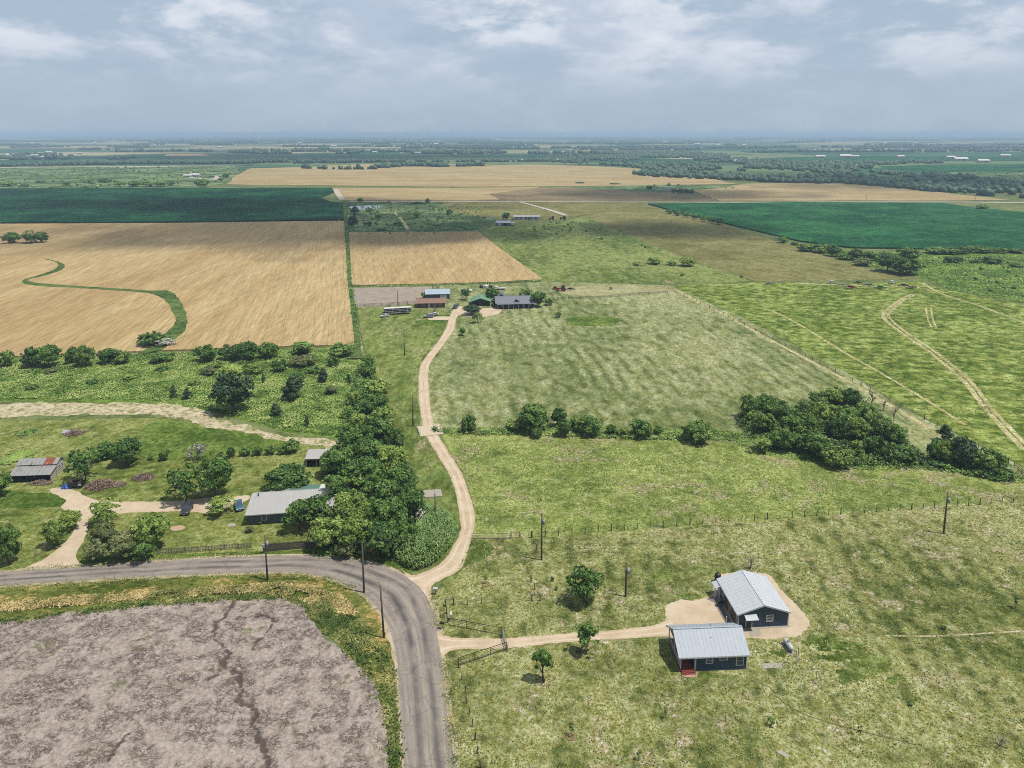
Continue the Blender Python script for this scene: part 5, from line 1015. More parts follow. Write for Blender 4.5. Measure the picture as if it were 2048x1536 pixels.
for x, y in ((17.3, 1.2), (17.3, 8.8), (13.5, 1.2), (13.5, 8.8)): MB().box(x - .08, x + .08, y - .08, y + .08, 0, 2.5).build('carport_post', BLACKM, t)
MB().box(2, 5, -.06, 0, 0, 2.3).build('garage_door', WHITEP, t); MB().box(7, 10, -.06, 0, 0, 2.3).build('garage_door', DARKIN, t)
t = thing('distant_house', 'dark house with white front at the edge of the right far wheat', 'house', P(1330, 382, .3), R(4))
walls_mesh(0, 14, 0, 9, 3, 4.5, 'x', 'wall', WHITEP, t); gable_roof(t, 0, 14, 0, 9, 3, 4.5, .5, DKGREY, 'x', 6)
row([(1350, 387, 14, 12, 'darkb'), (1362, 388, 16, 13, 'darkb'), (1374, 389, 16, 13, 'darkb'), (1384, 389, 10, 9, 'darkb')], 'beside the distant house in the wheat', 'dark trees beside the distant house')
# distant farm buildings, white specks on the plain
proto = None
for i, (px, py, s, lab) in enumerate([(14, 314, 2.2, 'long'), (100, 307, 2.0, 0), (70, 313, 1.5, 0), (160, 308, 1.3, 0), (88, 316, 1.4, 0), (150, 288.5, 2.2, 0), (190, 287, 2, 0), (65, 288.5, 2.5, 0), (391, 353, 1.2, 0), (376, 354, 1.0, 0), (750, 306, 1.4, 0), (836, 307.5, 1.6, 0), (872, 289.5, 2.2, 0), (1052, 291.5, 2.0, 0), (1070, 291, 1.6, 0), (600, 288, 2.2, 0), (668, 294, 2.0, 0), (440, 295.5, 1.8, 0), (500, 290, 1.6, 0), (1120, 323, 1.6, 0), (1048, 322, 1.3, 0), (1395, 290.5, 2.6, 0), (1436, 291, 1.8, 0), (1488, 291, 1.6, 0), (1640, 316, 2.0, 0), (1690, 315.5, 2.4, 0), (1710, 315, 1.6, 0), (1800, 315.5, 1.8, 0), (1920, 322, 2.4, 0), (1965, 325, 2.0, 0), (1475, 324, 1.4, 0), (1770, 287.5, 2.0, 0), (1830, 287, 1.6, 0), (1905, 294, 1.8, 0), (1555, 282, 2.4, 0), (1330, 285, 2.2, 0), (1900, 317, 1.8, 0), (2010, 314, 2.0, 0)]):
    g = P(px, py)
    if proto is None:
        proto = thing('farm_building', 'white farm building far out on the plain', 'building', group='white farm buildings far out on the plain')
        walls_mesh(-7, 7, -4, 4, 3.2, 5.2, 'x', 'wall', WHITEP, proto); gable_roof(proto, -7, 7, -4, 4, 3.2, 5.2, .5, WHITEP, 'x', 2); o = proto
        window(proto, (-3, -4.01, 1.7), 1.2, 1.2, bars=0); MB().box(1, 3.6, -4.06, -4, 0, 2.8).build('garage_door', GREYW, proto)
    else: o = copy_tree(proto)
    o['label'] = 'white farm building far out on the plain, %s along' % (('thirty-first', 'thirty-second', 'thirty-third', 'thirty-fourth', 'thirty-fifth', 'thirty-sixth', 'thirty-seventh', 'thirty-eighth')[i - 30] if i >= 30 else ORD[i])
    o.location = (g.x, g.y, .4); o.scale = (s * 1.1, s * 1.1, s * .95); o.rotation_euler.z = rnd.uniform(-.3, .3)
# ================================================================== FENCES, POLES, VEHICLES, SMALL THINGS
def pole(px, py, ty, label, lean=(0, 0), xfmr=False, arm=False, tx=None):
    h = tall(px, py, ty); b0 = P(px, py, .03); tx = px if tx is None else tx
    lean = (lean[0], 0)
    t = thing('utility_pole', label, 'utility pole', b0, 0, 'wooden utility poles')
    MB().tube([(0, 0, -.3), (lean[0] * .5, lean[1] * .5, h * .5), (lean[0], lean[1], h)], [.2, .17, .13], 8).build('pole', WOODP, t, True)
    MB().tube([(lean[0], lean[1], h - .02), (lean[0], lean[1], h + .22)], [.07, .045], 6).build('insulator', WHITEP, t)
    if xfmr:
        x = MB(); x.tube([(lean[0] + .38, -.05, h - 2.3), (lean[0] + .38, -.05, h - 1.3)], .25, 10); x.tube([(lean[0] + .38, -.05, h - 1.3), (lean[0] + .38, -.05, h - 1.05)], .05, 6); x.build('transformer', plain('transformer_grey', C(176, 178, 180), .5, .05), t, True)
    if arm: MB().box(lean[0] - .9, lean[0] + .9, -.06, .06, h - .5, h - .36).build('crossarm', WOODP, t)
    return Vector((b0.x + lean[0], b0.y, h + .2))
pA = pole(535, 1160, 1070, 'utility pole left of the bend, by the plank fence', xfmr=True, tx=533)
pB = pole(728, 1185, 1087, 'utility pole on the inside of the road bend by the arrow sign')
pC = pole(768, 1275, 1170, 'leaning utility pole beside the road below the bend', lean=(-.35, 0))
pD = pole(871, 1048, 988, 'utility pole between cane thicket and concrete slab', tx=876)
pE = pole(1083, 1120, 1027, 'tall utility pole in the fenced yard above the shade tree', xfmr=True)
pF = pole(1251, 1193, 1124, 'shorter utility pole right of the shade tree', xfmr=True)
pG = pole(1887, 1067, 985, 'stout utility pole on the right beside the wire fence', xfmr=True, tx=1892)
pH = pole(826, 852, 790, 'utility pole left of the drive near the culvert', tx=824)
pI = pole(809, 712, 662, 'utility pole on the grass left of the drive curve', tx=812)
pJ = pole(796, 612, 582, 'utility pole by the arena fence and long trailer', tx=798)
for px, py, ty, lab in [(1062, 436, 416, 'far utility pole behind the white house, leftmost'), (1092, 428, 410, 'far utility pole behind the white house, second'), (1030, 404, 388, 'far utility pole by the gravel road junction'), (1180, 404, 388, 'far utility pole along the gravel road, left of the corn'), (1466, 404, 388, 'far utility pole before the right tan field, left one'), (1732, 404, 388, 'far utility pole before the right tan field, right one'), (1950, 404, 390, 'far utility pole on the gravel road at the far right')]:
    pole(px, py, ty, lab)
def wire(a, b, label, sag=.6):
    pts = [a.lerp(b, i / 14) - Vector((0, 0, sag * 4 * (i / 14) * (1 - i / 14))) for i in range(15)]
    o = MB().tube(pts, .018, 4).build('power_line', BLACKM); tag(o, label, 'power line', 'power lines')
wire(pA, pB, 'power line between the two poles on the inside of the bend', .5); wire(pB, pE, 'power line crossing over the long drive', .9); wire(pE, pF, 'power line above the shade tree', .5); wire(pD, pH, 'power line along the long drive, lower span', .8); wire(pH, pI, 'power line along the long drive, upper span', .9); wire(pI, pJ, 'power line to the arena pole', .9); wire(pB, pC, 'power line down the road edge', .4); wire(pB, pD, 'power line over the cane thicket', .5)

def fence(name, label, px, spacing, h, r_, mat, wires=3, group=None, wmat=None, wr=.008, jit=.04, rail=None):
    g = [P(*p) for p in px]; t = thing(name, label, 'fence', g[0] + Vector((0, 0, .02)), 0, group)
    rr = random.Random(len(label) + int(px[0][0])); pts = []
    for i in range(len(g) - 1):
        n = max(1, round((g[i + 1] - g[i]).length / spacing))
        for k in range(n + (1 if i == len(g) - 2 else 0)): pts.append(g[i].lerp(g[i + 1], k / n) - g[0])
    me = MB().tube([(0, 0, -.1), (0, 0, h)], [r_ * 1.1, r_ * .9], 6).build('post', mat); mm = me.data; bpy.data.objects.remove(me)
    for i, p in enumerate(pts):
        o = link(bpy.data.objects.new('post', mm), t); o.location = p; o.rotation_euler = (rr.uniform(-jit, jit), rr.uniform(-jit, jit), 0); s = rr.uniform(.92, 1.06); o.scale = (s, s, s)
        if len(pts) > 8 and i % 6 == 0: o.scale = (1.5, 1.5, 1.12)
    for k in range(wires):
        z = h * (.3 + .62 * k / max(1, wires - 1)); b = MB()
        b.tube([p + Vector((0, 0, z)) for p in pts], wr, 4); b.build('wire', wmat or BLACKM, t)
    if rail:
        for z in rail:
            for a, c_ in zip(pts[:-1], pts[1:]):
                b = MB(); b.bar(a + Vector((0, 0, z)), c_ + Vector((0, 0, z)), .06, .12); b.build('rail', mat, t)
    return t
fence('wire_fence', 'long wire fence crossing between the yard and the paddock', [(1064, 1076), (1300, 1056), (1560, 1037), (1800, 1021), (2048, 1004), (2120, 999)], 2.9, 1.5, .085, WOODP)
fence('wire_fence', 'short wire fence down the right side of the small corner plot', [(1063, 1075), (1078, 1115), (1050, 1130), (1062, 1165), (1076, 1196)], 2.6, 1.45, .08, WOODP)
fence('wire_fence', 'wire fence along the bottom of the small corner plot', [(908, 1212), (990, 1206), (1062, 1202)], 2.2, 1.4, .06, WOODP)
fence('roadside_fence', 'straggling roadside fence down the right verge to the bottom', [(918, 1335), (930, 1385), (938, 1430), (950, 1480), (962, 1536), (970, 1570)], 2.4, 1.35, .08, WOODP, 2, jit=.16)
fence('pasture_fence', 'long fence dividing the mown pasture from the bright hay meadow', [(1322, 570), (1360, 588), (1500, 657), (1640, 728), (1800, 815), (1930, 880), (2048, 945), (2110, 978)], 4.6, 1.5, .10, WOODP)
fence('field_fence', 'fence between the upper lawn strip and the wheat margin', [(712, 614), (720, 660), (728, 705)], 5, 1.3, .07, WOODG)
fence('paddock_fence', 'fence slanting from the small wheat field towards the far shed', [(962, 464), (1000, 496), (1050, 520)], 6, 1.3, .08, WOODP)
fence('rail_fence', 'dark rail fence between tan paddock and homestead', [(1115, 600), (1180, 598), (1335, 586)], 5.5, 1.4, .10, WOODP, 0, rail=(.5, .9, 1.3))
fence('arena_fence', 'rail fence along the front of the grey arena', [(712, 614), (780, 611), (866, 605)], 4.5, 1.5, .10, WOODP, 0, rail=(.5, .95, 1.4))
fence('arena_fence', 'rail fence up the right side of the arena', [(866, 605), (870, 585), (866, 573)], 6, 1.5, .10, WOODP, 0, rail=(.5, .95, 1.4))
fence('corner_fence', 'short rail fence at the right edge by the corner trees', [(2028, 935), (2050, 958), (2075, 985)], 2.2, 1.4, .08, WOODP, 0, rail=(.6, 1.2))
fence('plot_fence', 'paired roadside posts at the corner of the small plot', [(891, 1214), (893, 1228), (895, 1246)], 1.6, 1.3, .08, WOODP, 2)
def brace(label, a, b, h=1.45):
    A, B = P(*a), P(*b); t = thing('brace_post', label, 'fence brace', A + Vector((0, 0, .02))); d = B - A
    for o_ in (Vector((0, 0, 0)), d): MB().tube([o_ - Vector((0, 0, .1)), o_ + Vector((0, 0, h))], .1, 8).build('post', WOODP, t)
    b_ = MB(); b_.bar(Vector((0, 0, h - .2)), d + Vector((0, 0, h - .2)), .1); b_.build('brace_rail', WOODG, t)
brace('H-shaped brace posts at the plot corner by the road', (891, 1212), (907, 1210))
brace('H-shaped brace posts at the plot corner below the shade tree', (1064, 1203), (1080, 1202))
brace('cluster of brace posts where wire fence meets the pipe gate', (1022, 1077), (1040, 1076))
def pipe_gate(label, pts, h=1.45, n=3, mat=None, name='pipe_fence', bars=(.12,), posts=True):
    g = [P(*p) for p in pts]; t = thing(name, label, 'gate' if 'gate' in name else 'fence', g[0] + Vector((0, 0, .02))); d = g[1] - g[0]; mat = mat or BLACKM
    b = MB(); b.bar(Vector((0, 0, h)), d + Vector((0, 0, h)), .07); b.build('top_rail', mat, t); b = MB(); b.bar(Vector((0, 0, .15)), d + Vector((0, 0, .15)), .06); b.build('bottom_rail', mat, t)
    for i in range(n + 1): MB().tube([d * (i / n) - Vector((0, 0, .1)), d * (i / n) + Vector((0, 0, h + .04))], .055, 6).build('post', mat, t)
    for z in bars:
        b = MB(); b.bar(Vector((0, 0, z)), d + Vector((0, 0, z)), .03); b.build('rail', mat, t)
    return t
M_MESH = plain('galvanised_pipe', C(168, 168, 166), .5, .1, 4, metal=.3)
pipe_gate('black pipe wing fence above the cottage drive entrance', [(898, 1251), (1004, 1271)], bars=(.5, .85, 1.15))
pipe_gate('black pipe wing fence below the cottage drive entrance', [(917, 1332), (1013, 1300)], bars=(.5, .85, 1.15))
pipe_gate('grey tubular farm gate across the cottage drive', [(1005, 1272), (1015, 1304)], 1.35, 2, M_MESH, 'farm_gate', bars=(.4, .65, .9, 1.12))
pipe_gate('white pipe fence at the right of the long drive', [(944, 1078), (1022, 1078)], 1.3, 3, M_MESH, bars=(.7,))
pipe_gate('weathered wooden gate rails beside the left drive', [(72, 1113), (114, 1092)], 1.4, 2, WOODG, 'wooden_gate', bars=(.5, .9))
# picket and plank fences by the road
A, B = P(316, 1109), P(502, 1096); t = thing('picket_fence', 'weathered grey picket fence beside the bend road', 'fence', A + Vector((0, 0, .02))); d = B - A; dn = d.normalized(); nrm = Vector((-dn.y, dn.x, 0))
n = 62; pm = MB().box(-.055, .055, -.012, .012, .06, 1.25).build('picket', WOODG); mm = pm.data; bpy.data.objects.remove(pm); az = math.atan2(d.y, d.x)
for i in range(n): o = link(bpy.data.objects.new('picket', mm), t); o.location = d * (i / (n - 1)) - nrm * .04; o.rotation_euler.z = az; o.scale.z = rnd.uniform(.93, 1.05)
for z in (.35, 1.0): b = MB(); b.bar(Vector((0, 0, z)), d + Vector((0, 0, z)), .04, .1); b.build('rail', WOODG, t)
for i in range(8): o = MB().box(-.06, .06, -.06, .06, -.1, 1.35).build('post', WOODG, t); o.location = d * (i / 7) + nrm * .08; o.rotation_euler.z = az
A, B = P(527, 1104), P(632, 1095); t = thing('plank_fence', 'dark close-boarded plank fence under the belt trees', 'fence', A + Vector((0, 0, .02))); d = B - A; dn = d.normalized(); az = math.atan2(d.y, d.x)
pm = MB().box(-.085, .085, -.015, .015, .02, 1.75).build('plank', WOODD); mm = pm.data; bpy.data.objects.remove(pm)
n = 56
for i in range(n): o = link(bpy.data.objects.new('plank', mm), t); o.location = d * (i / (n - 1)); o.rotation_euler.z = az; o.scale.z = rnd.uniform(.94, 1.04)
for z in (.4, 1.4): b = MB(); b.bar(Vector((-dn.y * .05, dn.x * .05, z)), d + Vector((-dn.y * .05, dn.x * .05, z)), .05, .1); b.build('rail', WOODD, t)
t = thing('meter_box', 'white electric meter box on a post by the plank fence', 'meter box', P(528, 1106, .03))
MB().tube([(0, 0, -.1), (0, 0, 1.3)], .06, 6).build('post', WOODP, t); MB().box(-.25, .25, -.12, .12, 1.2, 1.95).build('box', plain('meter_grey', C(186, 194, 200), .5, .05), t)
# arrow sign
t = thing('arrow_sign', 'orange-yellow road sign with black arrow at the bend', 'road sign', P(738, 1118, .03), R(-6))
MB().box(-.03, .03, -.02, .02, -.2, 2.5).build('post', M_MESH, t); pl = MB().box(-.62, .62, -.05, -.02, 1.75, 2.4).build('plate', plain('sign_orange', C(236, 150, 34), .5, .04, 3), t)
s = MB(); s.box(-.3, .5, -.056, -.05, 2.02, 2.13); s.add([(-.5, -.056, 2.075), (-.25, -.056, 1.9), (-.25, -.056, 2.25)], [(0, 1, 2)]); s.box(-.62, .62, -.056, -.05, 1.75, 1.79); s.box(-.62, .62, -.056, -.05, 2.36, 2.4); s.build('arrow', BLACKM, pl)
# mailboxes
def mailbox(px, py, label, mat, rz=0):
    t = thing('mailbox', label, 'mailbox', P(px, py, .04), rz); MB().box(-.05, .05, -.05, .05, -.1, 1.05).build('post', WOODP, t)
    vs = []; n = 7
    prof = [(-.13, 0), (.13, 0), (.13, .16)] + [(.13 * math.cos(a), .16 + .12 * math.sin(a)) for a in np.linspace(.4, 2.74, 5)] + [(-.13, .16)]
    k = len(prof); b = MB(); b.add([(x * 1.5, -.42, 1.05 + z * 1.4) for x, z in prof] + [(x * 1.5, .42, 1.05 + z * 1.4) for x, z in prof], [tuple(range(k - 1, -1, -1)), tuple(range(k, 2 * k))] + [(i, (i + 1) % k, k + (i + 1) % k, k + i) for i in range(k)])
    o = b.build('box', mat, t); MB().box(.2, .23, .1, .16, 1.2, 1.6).build('flag', REDP, o)
mailbox(884, 1258, 'black mailbox on a post by the cottage drive', BLACKM, 1.5); mailbox(871, 1189, 'white mailbox by the corner plot, nearest the long drive', WHITEP, 1.5); mailbox(902, 1240, 'white box on the wing fence end post', WHITEP, 0)
# propane tank
t = thing('propane_tank', 'silver propane tank on legs right of the cottage', 'propane tank', P(1576, 1296, .04), R(98))
pr = [(-1.35, .0), (-1.33, .15), (-1.22, .32), (-1.0, .44), (0, .46), (1.0, .44), (1.22, .32), (1.33, .15), (1.35, .0)]
b = MB(); b.tube([(x, 0, .75) for x, r0 in pr], [max(r0, .01) for x, r0 in pr], 14); b.build('tank', plain('tank_paint', C(206, 208, 208), .35, .05, 2), t, True)
b = MB(); b.tube([(0, 0, 1.15), (0, 0, 1.38)], [.22, .2], 10); b.build('valve_dome', plain('dome_grey', C(150, 152, 152), .5, .05), t, True)
for x in (-.75, .75): MB().box(x - .07, x + .07, -.35, .35, 0, .45).build('leg', M_MESH, t)
MB().box(-1.6, 1.6, -.7, .7, -.04, .01).build('pad', M_CONC, t)
for px, py, ty, lab in ((1596, 1314, 1292, 'white T-shaped clothesline post by the propane tank'), (1632, 1363, 1341, 'white T-shaped clothesline post nearer the camera')):
    t = thing('clothesline_post', lab, 'clothesline', P(px, py, .04)); h = tall(px, py, ty)
    MB().tube([(0, 0, -.1), (0, 0, h)], .05, 8).build('post', M_MESH, t); MB().tube([(-.55, 0, h), (.55, 0, h)], .045, 6).build('crossbar', WHITEP, t); MB().tube([(0, 0, -.02), (0, 0, .06)], .28, 10).build('footing', M_CONC, t)
# slabs on the grass
def slab(px, label, z=.12, name='concrete_slab', mat=None):
    q = [P(*p) for p in px]; b = MB(); c = sum(q, Vector()) / len(q)
    k = len(q); b.add([(v.x - c.x, v.y - c.y, 0) for v in q] + [(v.x - c.x, v.y - c.y, z) for v in q], [tuple(range(k, 2 * k))] + [(i, (i + 1) % k, k + (i + 1) % k, k + i) for i in range(k)])
    o = b.build(name, mat or M_CONC); o.location = (c.x, c.y, .03); tag(o, label, 'slab'); return o
slab([(848, 996), (885, 993), (882, 979), (842, 982)], 'pale concrete slab left of the long drive'); slab([(1525, 1338), (1566, 1336), (1562, 1326), (1523, 1328)], 'small concrete pad right of the cottage', .06)
slab([(455, 1054), (472, 1053), (470, 1047), (456, 1048)], 'small stone slab on the lawn of the grey house', .06)
slab([(1553, 1505), (1572, 1516), (1577, 1510), (1560, 1501)], 'white slab fragment in the lower yard', .08)
t = thing('culvert_bridge', 'pale concrete culvert crossing where the long drive meets the creek', 'culvert', P(860, 861, .03), R(15))
MB().box(-3.4, 3.4, -3.6, 3.6, -.1, .14).build('deck', plain('pale_concrete', C(214, 196, 170), .95, .1, 1.2), t)
for x in (-3.3, 3.3): MB().box(x - .12, x + .12, -2.2, 2.2, 0, .36).build('kerb', M_CONC, t)
# ---- vehicles
TYRE = plain('tyre_rubber', C(30, 30, 32), .9, .1, 5); RIM = plain('wheel_rim', C(150, 152, 154), .4, .05, 5, metal=.5)
HEADL = plain('headlight_lens', C(220, 222, 224), .2, .03, 5); TAILL = plain('tail_light_lens', C(150, 24, 20), .3, .03, 5)
def car(name, label, loc, rz, paint, L=4.6, W=1.8, suv=False, cat='car', truck=False):
    t = thing(name, label, cat, loc, rz); H1 = .95 if not suv else 1.05; H2 = 1.48 if not suv else 1.78
    prof = [(-L / 2, .35), (-L / 2 + .02, H1 - .18), (-L / 2 + .25, H1 - .06), (-L * .16, H1 + .02), (L * .40, H1), (L / 2 - .02, H1 - .1), (L / 2, .35)]
    b = MB(); k = len(prof); rows_ = []
    for y, ins in ((-W / 2, .0), (W / 2, .0)): rows_.append([(x, y, z) for x, z in prof])
    b.add(rows_[0] + rows_[1], [tuple(range(k)), tuple(range(2 * k - 1, k - 1, -1))] + [(i, i + k, (i + 1) % k + k, (i + 1) % k) for i in range(k)])
    body = b.build('body', paint, t)
    bv = body.modifiers.new('bevel', 'BEVEL'); bv.width = .09; bv.segments = 2
    c0, c1, c2, c3 = (-L * .20, -L * .05, L * .26, L * .40) if not truck else (-L * .20, -L * .08, L * .10, L * .15)
    if suv: c3 = L * .46; c2 = L * .40
    if truck: suv = False
    wi = W / 2 - .12; b = MB()
    lo = [(c0, -W / 2 + .04), (c3, -W / 2 + .04), (c3, W / 2 - .04), (c0, W / 2 - .04)]; hi = [(c1, -wi + .12), (c2, -wi + .12), (c2, wi - .12), (c1, wi - .12)]
    z0 = H1 - .04
    b.add([(x, y, z0) for x, y in lo] + [(x, y, H2 - .06) for x, y in hi], [(0, 1, 5, 4), (1, 2, 6, 5), (2, 3, 7, 6), (3, 0, 4, 7)]); g = b.build('windows', GLASS, t)
    b = MB(); b.add([(x, y, H2 - .06) for x, y in hi] + [(x * .96, y * .92, H2) for x, y in hi], [(4, 5, 6, 7), (0, 1, 5, 4), (1, 2, 6, 5), (2, 3, 7, 6), (3, 0, 4, 7)])
    for i in range(4): b.bar((lo[i][0], lo[i][1], z0), (hi[i][0], hi[i][1], H2 - .05), .09)
    for s_ in (0, 2):
        m0 = Vector((*lo[s_], z0)).lerp(Vector((*lo[s_ + 1], z0)), .5); m1 = Vector((*hi[s_], H2 - .05)).lerp(Vector((*hi[s_ + 1], H2 - .05)), .5); b.bar(m0, m1, .08)
    b.build('roof', paint, t)
    if truck:
        MB().box(L * .17, L * .48, -W / 2 + .12, W / 2 - .12, H1 - .0, H1 + .03).build('bed', DARKIN, t)
    for x in (-L * .31, L * .31):
        for y in (-W / 2 + .06, W / 2 - .06):
            w = MB(); w.tube([(x, y - .11, .33), (x, y + .11, .33)], .33, 14); w = w.build('wheel', TYRE, t); r_ = MB(); s_ = 1 if y > 0 else -1; r_.tube([(x, y + s_ * .112, .33), (x, y + s_ * .125, .33)], .2, 10); r_.build('rim', RIM, w)
    for y in (-W / 2 + .3, W / 2 - .3):
        MB().box(-L / 2 - .012, -L / 2 + .06, y - .2, y + .2, H1 - .36, H1 - .2).build('headlight', HEADL, t); MB().box(L / 2 - .05, L / 2 + .012, y - .16, y + .16, H1 - .34, H1 - .14).build('tail_light', TAILL, t)
    MB().box(-L / 2 - .03, -L / 2 + .1, -W / 2 + .1, W / 2 - .1, .3, .5).build('bumper', BLACKM, t)
    MB().box(-L / 2 - .04, -L / 2 - .03, -.26, .26, .36, .48).build('number_plate', WHITEP, t)
    for y in (-W / 2 - .08, W / 2 + .08): MB().box(c0 + .12, c0 + .3, y - .09, y + .09, H1, H1 + .14).build('mirror', paint, t)
    return t
def paint(name, c, r_=.3): return plain(name, c, r_, .03, 2, spec=.6)
car('hatchback_car', 'dark grey hatchback parked on the caliche before the left homestead', P(374, 1023, .04), R(97), paint('dark_grey_paint', C(62, 66, 72)), 4.2, 1.8, True)
car('parked_car', 'teal blue car tucked behind the corner of the long grey house', P(478, 1015, .04), R(118), paint('teal_paint', C(40, 104, 128)), 4.4, 1.8)
car('parked_car', 'silver car parked on the grass left of the long drive', P(857, 635, .04), R(6), paint('silver_paint', C(158, 164, 172)), 4.7, 1.85, True)
car('parked_car', 'white car just behind the silver car on the grass', P(868, 631, .04), R(12), paint('white_car_paint', C(218, 218, 216)), 4.6, 1.8)
car('parked_truck', 'dark pickup truck at the end of the long drive', P(911, 616, .04), R(80), paint('dark_blue_paint', C(48, 56, 74)), 5.4, 1.95, True, 'truck', True)
car('parked_truck', 'white pickup truck beyond the far white house drive', P(985, 436, .3), R(8), paint('white_truck_paint', C(220, 220, 216)), 5.6, 2.0, True, 'truck', True)
# long black and white livestock trailer
t = thing('livestock_trailer', 'long black trailer with white bands on the upper lawn strip', 'trailer', P(769, 631, .04), R(14))
TL = 12.6; MB().box(0, TL, 0, 2.5, .95, 3.15).build('body', BLACKM, t)
for z in (1.0, 1.75, 2.5): MB().box(.1, TL - .1, -.04, 0, z, z + .16).build('side_band', WHITEP, t)
for i in range(11): MB().box(.3 + i * 1.18, .42 + i * 1.18, -.05, 0, 1.0, 3.0).build('side_rib', WHITEP if i % 3 == 0 else BLACKM, t)
MB().box(-.1, TL + .1, -.08, 2.58, 3.15, 3.28).build('roof', WHITEP, t); MB().box(-1.2, 0, .6, 1.9, 1.0, 1.25).build('hitch', BLACKM, t)
for x in (7.6, 8.6, 9.6):
    w = MB(); w.tube([(x, .0, .48), (x, .3, .48)], .48, 12); w.build('wheel', TYRE, t); w = MB(); w.tube([(x, 2.2, .48), (x, 2.5, .48)], .48, 12); w.build('wheel', TYRE, t)
car('parked_car', 'white car at the front of the long black trailer', P(770, 634, .04), R(20), paint('white_paint_b', C(210, 210, 208)), 4.2, 1.8)
# flatbed with tarpaulin by the tin shed
t = thing('utility_trailer', 'dark trailer loaded with rusty scrap near the tin shed', 'trailer', P(153, 974, .04), R(4)); t.scale = (.72, .8, .85)
MB().box(-2.0, 2.2, -1.0, 1.0, .55, .75).build('bed', BLACKM, t)
for y in (-1.0, 1.0): MB().box(-2.0, 2.2, y - .04, y + .04, .75, 1.7).build('side_rail', BLACKM, t)
MB().box(-2.05, -1.97, -1, 1, .75, 1.7).build('front_rail', BLACKM, t)
b = MB(); r2 = random.Random(4)
for i in range(26): x, y = r2.uniform(-1.8, 2), r2.uniform(-.9, .9); b.box(x - .3, x + .3, y - .2, y + .2, .8 + r2.random() * .3, 1.3 + r2.random() * .9)
o = b.build('load', plain('rusty_scrap', C(110, 84, 70), .9, .35, 4), t)
for x in (-1.2, 1.2):
    for y in (-1.1, 1.1): w = MB(); w.tube([(x, y - .12, .38), (x, y + .12, .38)], .38, 12); w.build('wheel', TYRE, t)
b = MB().box(1.2, 2.2, -1.09, -1.05, .85, 1.45); b.build('white_panel', WHITEP, t)
def heap(name, label, cat, px, py, w, d, h, mats, n, stick, seed, part='stick'):
    r2 = random.Random(seed); t = thing(name, label, cat, P(px, py, .03)); groups = [MB() for _ in mats]
    for i in range(n):
        a = r2.random() * 6.28; q = r2.random() ** .6; x, y = math.cos(a) * q * w / 2, math.sin(a) * q * d / 2; z = h * (1 - q) * r2.random() + .08
        L = stick * r2.uniform(.4, 1.1); a = r2.random() * 6.28; dz = r2.uniform(-.25, .45) * L
        v = Vector((math.cos(a) * L / 2, math.sin(a) * L / 2, dz / 2)); c = Vector((x, y, z + abs(dz) / 2))
        groups[i % len(mats)].bar(c - v, c + v, r2.uniform(.05, .13))
    for g, m in zip(groups, mats): o = g.build(part, m, t); o['kind'] = 'stuff'
    b = MB(); n_ = 18; b.add([(math.cos(6.283 * i / n_) * w * .45 * r2.uniform(.8, 1.1), math.sin(6.283 * i / n_) * d * .45 * r2.uniform(.8, 1.1), .02) for i in range(n_)] + [(0, 0, h * .5)], [(i, (i + 1) % n_, n_) for i in range(n_)]); b.build('core', mats[0], t)
BR1 = plain('dead_brush', C(146, 108, 84), .95, .25, 3); BR2 = plain('pale_dead_brush', C(178, 154, 130), .95, .2, 3); BR3 = plain('grey_dead_brush', C(120, 110, 102), .95, .25, 3)
heap('brush_pile', 'largest tan brush pile right of the scrap trailer', 'brush pile', 200, 972, 6.5, 5, 1.7, (BR1, BR2, BR3), 420, 1.6, 1)
heap('brush_pile', 'grey and tan brush pile farthest from the tin shed', 'brush pile', 287, 956, 5.5, 3.4, 1.0, (BR3, BR2, BR1), 260, 1.4, 2)
heap('brush_pile', 'low pale brush pile between two bigger ones', 'brush pile', 236, 970, 3.6, 2.4, .6, (BR2, BR3), 140, 1.2, 3)
heap('wood_pile', 'heap of grey cordwood in front of the tin shed', 'wood pile', 82, 967, 5.6, 2.0, .9, (BR3, BR2), 260, 1.0, 4, 'log')
heap('scrap_heap', 'heap of weathered lumber on the mown strip at upper left', 'scrap heap', 150, 868, 4.6, 3.4, .8, (BR3, BR2, BR1), 120, 2.4, 5, 'board')
t = thing('tarp_heap', 'bright blue tarpaulin bundle beside the scrap trailer', 'tarpaulin', P(134, 975, .03)); b = MB()
bm = bmesh.new(); bmesh.ops.create_icosphere(bm, subdivisions=3, radius=1)
for v in bm.verts: v.co = Vector((v.co.x * 1.3, v.co.y * .95, max(0, v.co.z) * 1.0 * (.7 + .5 * rnd.random() * .3))) * (1 + .12 * math.sin(v.co.x * 9 + v.co.y * 7))
me = bpy.data.meshes.new('sheet'); bm.to_mesh(me); bm.free(); me.materials.append(plain('blue_tarp', C(30, 86, 176), .45, .1, 3)); link(bpy.data.objects.new('sheet', me), t)
slab([(122, 868), (145, 870), (150, 862), (128, 861)], 'pale panel sheet lying by the lumber heap', .25, 'panel_sheet', plain('pale_panel', C(176, 180, 184), .6, .1, 2))
# dark garden clump
weeds('garden_bed', 'small planted bed on the mown strip at upper left', scatter([(34, 868), (68, 860), (70, 866), (40, 873)], 160, 61), .7, .3, L_OAK, 61, 4)
